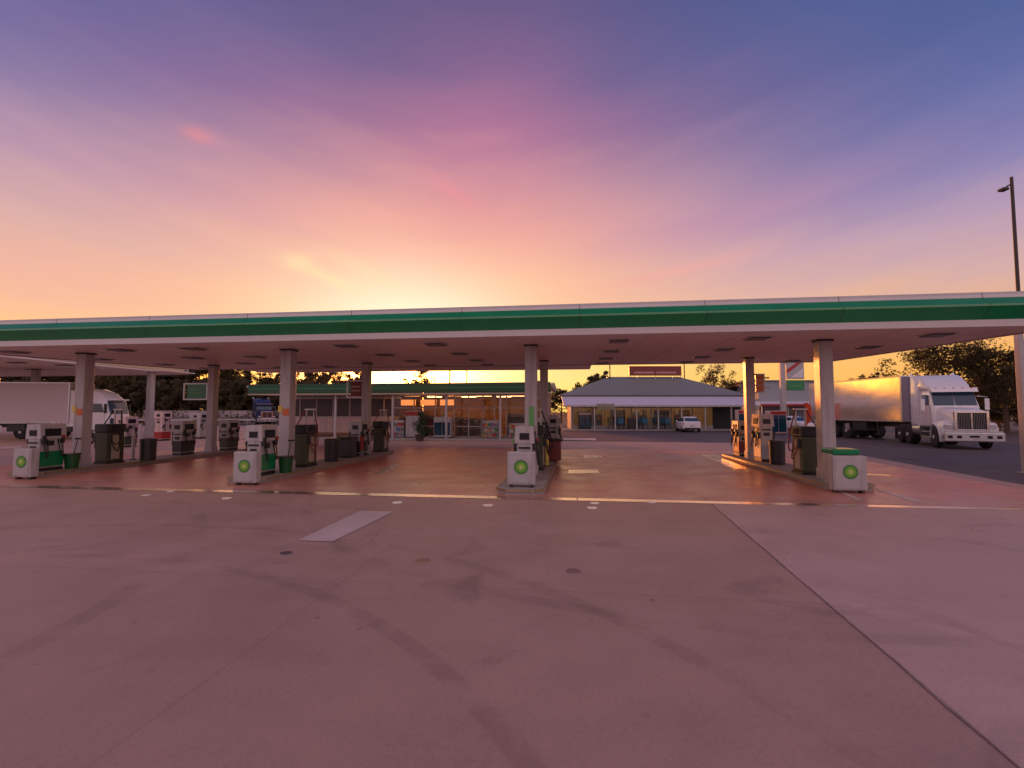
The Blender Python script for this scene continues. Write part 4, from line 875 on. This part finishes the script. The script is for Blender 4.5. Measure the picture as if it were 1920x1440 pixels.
        MB().use(ALU).box(min(s * .72, s * 1.14), max(s * .72, s * 1.14), 1.0, 2.3, .42, .52, .01).box(min(s * .80, s * 1.12), max(s * .80, s * 1.12), 1.1, 2.2, .72, .78, .01).box(min(s * .9, s * 1.10), max(s * .9, s * 1.10), 1.15, 1.18, .5, .96).obj('step', t)
        MB().use(CHROME).cyl((s * 1.02, 3.55, .9), (s * 1.02, 3.5, 3.6), .075, n=14).cyl((s * 1.02, 3.5, 3.6), (s * 1.02, 3.63, 3.85), .07, n=14).obj('exhaust_stack', t)
    # sleeper with stepped roof fairing
    MB().use(P).loft([rrect(2.34, .98, 2.95, 2.52, .12), rrect(2.42, .98, 3.55, 2.66, .18, tap=.06), rrect(2.42, .98, 3.72, 3.0, .2, tap=.06), rrect(2.40, .98, 3.72, 3.32, .14, tap=.04)]).obj('sleeper', t, smooth=True)
    MB().use(P).loft([rrect(1.7, 2.86, 2.98, 1.42, .05), rrect(2.0, 2.86, 3.18, 1.75, .12), rrect(2.2, 2.86, 3.56, 2.35, .18, tap=.08), rrect(2.3, 2.86, 3.70, 2.9, .2, tap=.08)]).obj('roof_fairing', t, smooth=True)
    MB().use(GLASSD).box(-.55, .55, 1.86, 1.90, 3.06, 3.14).obj('roof_marker_panel', t)
    mb = MB().use(AMBER)
    for x in (-.8, -.4, 0, .4, .8): mb.box(x - .05, x + .05, 1.02, 1.10, 2.93, 2.98, .01)
    mb.obj('marker_light', t)
    MB().use(DARKM).box(-.5, .5, 4.2, 5.1, .86, 1.06, .02).obj('turntable', t)
    MB().use(RUBBER).box(-1.2, -.62, 6.0, 6.03, .18, .85).box(.62, 1.2, 6.0, 6.03, .18, .85).obj('mudflap', t)
    for s in (-1, 1):
        wheel(t, s * 1.04, 0, .52, .28)
        for y in (4.0, 5.25): wheel(t, s * .93, y, .52, .52)
    bpy.context.view_layer.update()
    for o in list(bpy.data.objects):
        r_ = o
        while r_.parent: r_ = r_.parent
        if r_ is not t or o.type != 'MESH': continue
        if o.name.startswith(('wheel', 'rim')):
            if o.name.startswith('wheel') and o.data.vertices[0].co.y > 2: o.location.y -= .5
            continue
        for v in o.data.vertices:
            y = v.co.y; v.co.y = y if y < 0 else (y * .5 if y < 1 else y - .5)
    return t
def trailer(loc, rz, sc, L_, label, side=TRAILW, front=None, z0=1.18, z1=3.92):
    """box trailer, front face at y=0, body runs to +Y"""
    t = thing('box_trailer', label, 'trailer', loc, rz, None, sc)
    b = MB().use(side).box(-1.25, 1.25, .0, L_, z0, z1, .03).obj('box_body', t)
    mb = MB().use(ALU)
    for z in (z0, z1 - .09):
        for s in (-1, 1): mb.box(min(s * 1.25, s * 1.275), max(s * 1.25, s * 1.275), .0, L_, z, z + .09, .006)
    for s in (-1, 1): mb.box(min(s * 1.25, s * 1.28), max(s * 1.25, s * 1.28), -.01, .08, z0 + .09, z1 - .09, .006).box(min(s * 1.25, s * 1.28), max(s * 1.25, s * 1.28), L_ - .08, L_ + .01, z0 + .09, z1 - .09, .006)
    mb.obj('edge_rail', t)
    fr = front or mat('trailer_front', (.22, .19, .24), .35, .3)
    mb = MB().use(fr).box(-1.2, 1.2, -.03, -.001, z0 + .03, z1 - .05, .005)
    for x in (-.8, -.4, 0, .4, .8): mb.box(x - .03, x + .03, -.05, -.03, z0 + .1, z1 - .1)
    mb.obj('front_panel', t)
    MB().use(DARKM).box(-.55, -.40, .3, L_ - .2, .86, z0, .01).box(.40, .55, .3, L_ - .2, .86, z0, .01).obj('chassis', t)
    for s in (-1, 1):
        MB().use(DARKM).box(s * .85 - .06, s * .85 + .06, 2.3, 2.42, .34, z0).box(s * .85 - .15, s * .85 + .15, 2.2, 2.52, .30, .35).obj('landing_leg', t)
    MB().use(BLACK).box(-1.2, -.6, 2.9, 4.1, .55, 1.1, .03).obj('pallet_box', t)
    MB().use(ALU).box(-1.22, -1.19, 4.4, L_ - 3.6, .55, 1.0, .005).obj('side_guard', t)
    for y in (L_ - 1.2, L_ - 2.45, L_ - 3.7):
        if y > 4.6:
            for s in (-1, 1): wheel(t, s * .95, y, .50, .5)
    mb = MB().use(AMBER); y = .4
    while y < L_: mb.box(-1.29, -1.275, y, y + .08, z0 + .02, z0 + .06); y += 2.2
    mb.obj('marker_light', t); return t
# white bonneted truck on the right
TP = G(1756, 839)
rzT = -math.radians(21)
hv = Vector((math.sin(rzT), -math.cos(rzT), 0)); rt = Vector((-hv.y, hv.x, 0))      # heading, and local +X in the world
tractor(TP + rt * 1.1, rzT, (1.02, 1.04, 1.13), 'large white bonneted semi-trailer tractor with chrome bumper, parked facing the camera', WHITE2)
tr_rz = math.radians(2)
TF = W(1690, 32.2)                                  # near front corner of the trailer
trailer(TF + Vector((math.cos(tr_rz), math.sin(tr_rz), 0)) * 1.42, tr_rz, 1.12, 8.4, 'large pale trailer glowing orange in the sunset behind the white tractor')
# cab-over truck and trailer at far left, driving to the right
def cabover(loc, rz, sc, label):
    t = thing('cabover_truck', label, 'truck', loc, rz, None, sc); P = WHITE2
    MB().use(DARKM).box(-.42, .42, .4, 6.2, .6, .85, .02).obj('chassis', t)
    MB().use(P).loft([rrect(2.30, .55, 1.7, -.62, .14), rrect(2.40, .5, 2.0, -.52, .16), rrect(2.44, .5, 2.9, -.30, .2, tap=.06), rrect(2.44, .5, 3.45, .25, .25, tap=.12), rrect(2.44, .5, 3.74, .95, .25, tap=.12), rrect(2.44, .5, 3.76, 1.65, .2, tap=.08)]).obj('cab', t, smooth=True)
    MB().use(GLASSD).poly([(-1.05, -.585, 1.84), (1.05, -.585, 1.84), (1.02, -.345, 2.80), (-1.02, -.345, 2.80)]).obj('windscreen', t)
    MB().use(GLASSD).box(-1.1, 1.1, -.66, -.60, .95, 1.5, .01).obj('grille', t)
    MB().use(P).box(-1.22, 1.22, -.74, -.56, .34, .72, .05).obj('bumper', t)
    MB().use(P).box(-.95, .95, -.66, -.30, 2.86, 2.96, .02).obj('sun_visor', t)
    for s in (-1, 1):
        X = s * 1.215; d = MB().use(P).box(min(X, X + s * .02), max(X, X + s * .02), -.30, .72, .9, 1.95, .006).obj('door', t)
        MB().use(DARKM).box(min(X + s * .02, X + s * .04), max(X + s * .02, X + s * .04), .50, .64, 1.6, 1.65).obj('handle', d)
        MB().use(GLASSD).prism([(-.22, 1.95), (.62, 1.95), (.62, 2.60), (-.05, 2.60)], min(X, X + s * .015), max(X, X + s * .015), 'x').obj('side_window', t)
        MB().use(HEADL).box(s * .92 - .18, s * .92 + .18, -.76, -.72, .45, .62, .01).obj('headlight', t)
        MB().use(BLACK).box(s * 1.36 - .10, s * 1.36 + .10, -.50, -.38, 1.9, 2.6, .03).box(min(s * 1.2, s * 1.36), max(s * 1.2, s * 1.36), -.46, -.42, 2.5, 2.55).obj('mirror', t)
        MB().use(P).box(min(s * 1.12, s * 1.2), max(s * 1.12, s * 1.2), 1.75, 2.5, .9, 3.6, .02).obj('side_deflector', t)
        MB().use(DARKM).box(min(s * .8, s * 1.18), max(s * .8, s * 1.18), 1.9, 3.4, .5, 1.0, .05).obj('fuel_tank', t)
        wheel(t, s * 1.04, .35, .5, .3)
        for y in (4.0, 5.3): wheel(t, s * .93, y, .5, .5)
    return t
lr = math.radians(90 + 7)          # nose to the right along the canopy direction
hv = Vector((math.sin(lr), -math.cos(lr), 0)); lt = Vector((-hv.y, hv.x, 0))
FRONT = W(210, 36.5)
cabover(FRONT - hv * .75 - lt * -1.2, lr, 1.0, 'white cab-over truck facing right beyond the leftmost pumps')
trailer(FRONT - hv * 2.85 - lt * -1.2, lr, 1.0, 14.5, 'long plain white trailer cut by the left edge of the view', mat('white_trailer_side', (.66, .58, .58), .4, var=.03, scale=.5), None, 1.14, 4.18)
# blue truck in the distance
tractor(W(498, 78) , math.radians(38), 1.12, 'dark blue bonneted truck parked before the trees, part hidden by the second column', BLUE, 'blue_truck')

# white car at the restaurant, tail to the camera
def car(loc, rz, sc, label, P):
    t = thing('parked_car', label, 'car', loc, rz, None, sc)
    # nose towards -Y; rear at +Y
    def ring(y, w, zb, zt, r=.12, tap=0): return rrect(w, zb, zt, y, r, 3, tap)
    MB().use(P).loft([ring(-2.2, 1.5, .38, .72, .1), ring(-2.1, 1.68, .28, .86), ring(-1.0, 1.80, .24, 1.0), ring(.0, 1.82, .24, 1.02), ring(1.5, 1.82, .24, 1.04), ring(2.05, 1.72, .28, 1.04), ring(2.18, 1.6, .36, .95, .1)]).obj('body', t, smooth=True)
    MB().use(P).loft([ring(-1.0, 1.5, .95, 1.02, .03), ring(-.35, 1.5, .95, 1.46, .14, .10), ring(.4, 1.52, .95, 1.55, .16, .12), ring(1.5, 1.5, .95, 1.50, .16, .12), ring(2.0, 1.42, .95, 1.08, .05)]).obj('cabin', t, smooth=True)
    MB().use(GLASSD).poly([(-.62, 1.68, 1.42), (.62, 1.68, 1.42), (.66, 2.02, 1.10), (-.66, 2.02, 1.10)]).obj('rear_window', t)
    MB().use(GLASSD).poly([(-.66, -.98, 1.05), (.66, -.98, 1.05), (.60, -.42, 1.42), (-.60, -.42, 1.42)]).obj('windscreen', t)
    for s in (-1, 1):
        MB().use(GLASSD).poly([(s * .775, -.72, 1.06), (s * .78, 1.55, 1.08), (s * .70, 1.30, 1.42), (s * .69, -.32, 1.40)]).obj('side_window', t)
        MB().use(REDLENS).box(min(s * .62, s * .86), max(s * .62, s * .86), 2.05, 2.16, .74, .96, .02).obj('tail_light', t)
        MB().use(HEADL).box(min(s * .5, s * .8), max(s * .5, s * .8), -2.2, -2.08, .60, .74, .02).obj('headlight', t)
        MB().use(P).box(min(s * .88, s * 1.05), max(s * .88, s * 1.05), -.72, -.60, .98, 1.12, .03).obj('mirror', t)
        for y in (-1.35, 1.35): wheel(t, s * .80, y, .33, .22)
    MB().use(DARKM).box(-.75, .75, 2.12, 2.20, .30, .46, .02).obj('bumper', t); MB().use(WHITE).box(-.24, .24, 2.185, 2.2, .58, .69).obj('number_plate', t)
    return t
car(G(1299, 810) + Vector((0, 1.4, 0)), math.radians(172), .98, 'small white hatchback parked tail-on before the restaurant verandah', WHITE2)
car(W(1487, 52), math.radians(12), 1.0, 'white car facing the camera beyond the pylon sign', WHITE2)

# ------------------------------------------------------------------ left truck canopy
tc_ = thing('truck_canopy', 'higher second canopy over the truck lanes at far left', 'canopy', (0, 0, 0), CR)
def loc_ad(p): return (p.x * CT - p.y * ST, p.x * ST + p.y * CT)
MB().use(SOFFIT).box(-58, -33.6, 24.3, 38.2, 5.25, 5.35).obj('soffit', tc_)
MB().use(STEEL).box(-58, -33.6, 24.4, 38.1, 5.37, 5.9).obj('roof_deck', tc_)
MB().use(WHITE).box(-58, -33.45, 38.2, 38.32, 5.2, 6.0, .02).obj('fascia', tc_)
for px, Y in ((282, 39.5), (65, 37.8)):
    a, d = loc_ad(W(px, Y)); MB().use(WHITE).box(a - .2, a + .2, d - .2, d + .2, .0, 5.28, .01).obj('column', tc_)
    if px == 282: MB().use(SOFFIT).box(-34.5, a + 1.5, 35.0, 38.2, 5.27, 5.34).obj('soffit', tc_)
for px, py_ in ((28, 679), (118, 684), (190, 676), (60, 692)):
    Y = 3.25 * F / (HOR - py_); a, d = loc_ad(W(px, Y)); MB().use(LENS).box(a - .5, a + .5, d - .25, d + .25, 5.19, 5.26, .02).obj('downlight', tc_)
# truck lane gear: bollards, pumps, barriers left of the second-row pumps
for px, py_, h, lab, m_ in [(250, 826, 1.3, 'white bollard right of the cab-over truck', WHITE), (262, 828, 1.2, 'white bollard behind the lone dark bin', WHITE), (318, 822, 1.15, 'pale bollard left of the far-left rear pumps', WHITE), (222, 829, 1.3, 'pale bollard under the nose of the cab-over truck', WHITE)]:
    bollard(G(px, py_), lab, m_, h, .08, 'bollards along the truck lane')
dispenser(G(304, 826), 'salmon-pink lit truck diesel pump behind the lone dark bin', h=2.0, body=PINKW, low=RED, wid=.6)
dispenser(G(236, 838), 'white truck diesel pump in front of the cab-over truck', h=1.7, body=PINKW, low=OLIVE, wid=.6)
dispenser(G(372, 822), 'white truck diesel pump seen past the far-left rear pumps', h=1.9, body=WHITE, low=WHITE, wid=.8)
# guard rail before the belt of trees
gr = thing('guard_rail', 'long grey steel guard rail before the trees at left', 'guard rail', W(300, 78))
mb = MB().use(STEEL)
mb.prism([(-.06, .62), (-.02, .70), (-.06, .78), (-.02, .86), (-.06, .94), (.0, .94), (.0, .62)], -38, 22, 'x').obj('rail', gr)
for i in range(31): MB().use(STEEL).box(-38 + i * 2, -37.88 + i * 2, .0, .12, 0, .92).obj('post', gr)
fn = thing('pale_wall', 'long low pale wall behind the left yard', 'wall', W(430, 80)); MB().use(mat('pale_render', (.42, .36, .36), .7, dirt=.2)).box(-14, 12, 0, .2, 0, 2.1, .02).obj('panel', fn); MB().use(CONC).box(-14, 12, -.03, .23, 2.1, 2.2, .01).obj('coping', fn)

# ------------------------------------------------------------------ light poles
def light_pole(loc, h, label, arm=1.0, r=.07, side=-1, m=DARKM):
    t = thing('light_pole', label, 'light pole', loc, 0, 'tall light poles')
    MB().use(m).cyl((0, 0, 0), (0, 0, h), r, r * .7, 12).obj('pole', t, smooth=True)
    MB().use(m).tube([(0, 0, h - .25), (side * arm * .5, 0, h - .32), (side * arm, 0, h - .42)], .03, 6).box(min(side * arm * .75, side * arm * 1.55), max(side * arm * .75, side * arm * 1.55), -.12, .12, h - .52, h - .42, .02).obj('lamp_head', t)
# right tall pole: base at the road side
Yp = 17.5
light_pole(W(1921, Yp), H + (HOR - 328) * Yp / F * 1.015, 'tall slim dark light pole rising above the right end of the canopy', .28, .075)
wp = thing('white_post', 'white square steel post at the right edge of the view below the light pole', 'post', W(1916, 16.0))
MB().use(WHITE).box(-.07, .09, -.09, .09, 0, 4.55, .01).obj('shaft', wp); MB().use(WHITE).box(-.16, .18, -.16, .16, 0, .03).obj('base_plate', wp)
for px, ty, Y, lab in [(875, 672, 62, 'thin distant light pole in the bright gap above the shop roof'), (1144, 672, 60, 'thin light pole behind the left slope of the restaurant roof'), (1284, 672, 64, 'thin light pole behind the right end of the roof sign'), (843, 668, 48, 'light pole rising behind the shop, centre of the bright gap')]:
    light_pole(W(px, Y), H + (HOR - ty) * Y / F + 1.5, lab, .5, .09)
# distant hills
hl = MB().use(mat('far_hills', (.07, .065, .05), .9)); pr = [(-900, -1)]
for i in range(61):
    x = -900 + i * 30; pr.append((x, 6 + 5 * math.sin(i * .37) + 3 * math.sin(i * .9 + 1)))
pr.append((900, -1)); hl.prism(pr, 620, 700, 'y'); tag(hl.obj('hills'), kind='structure')
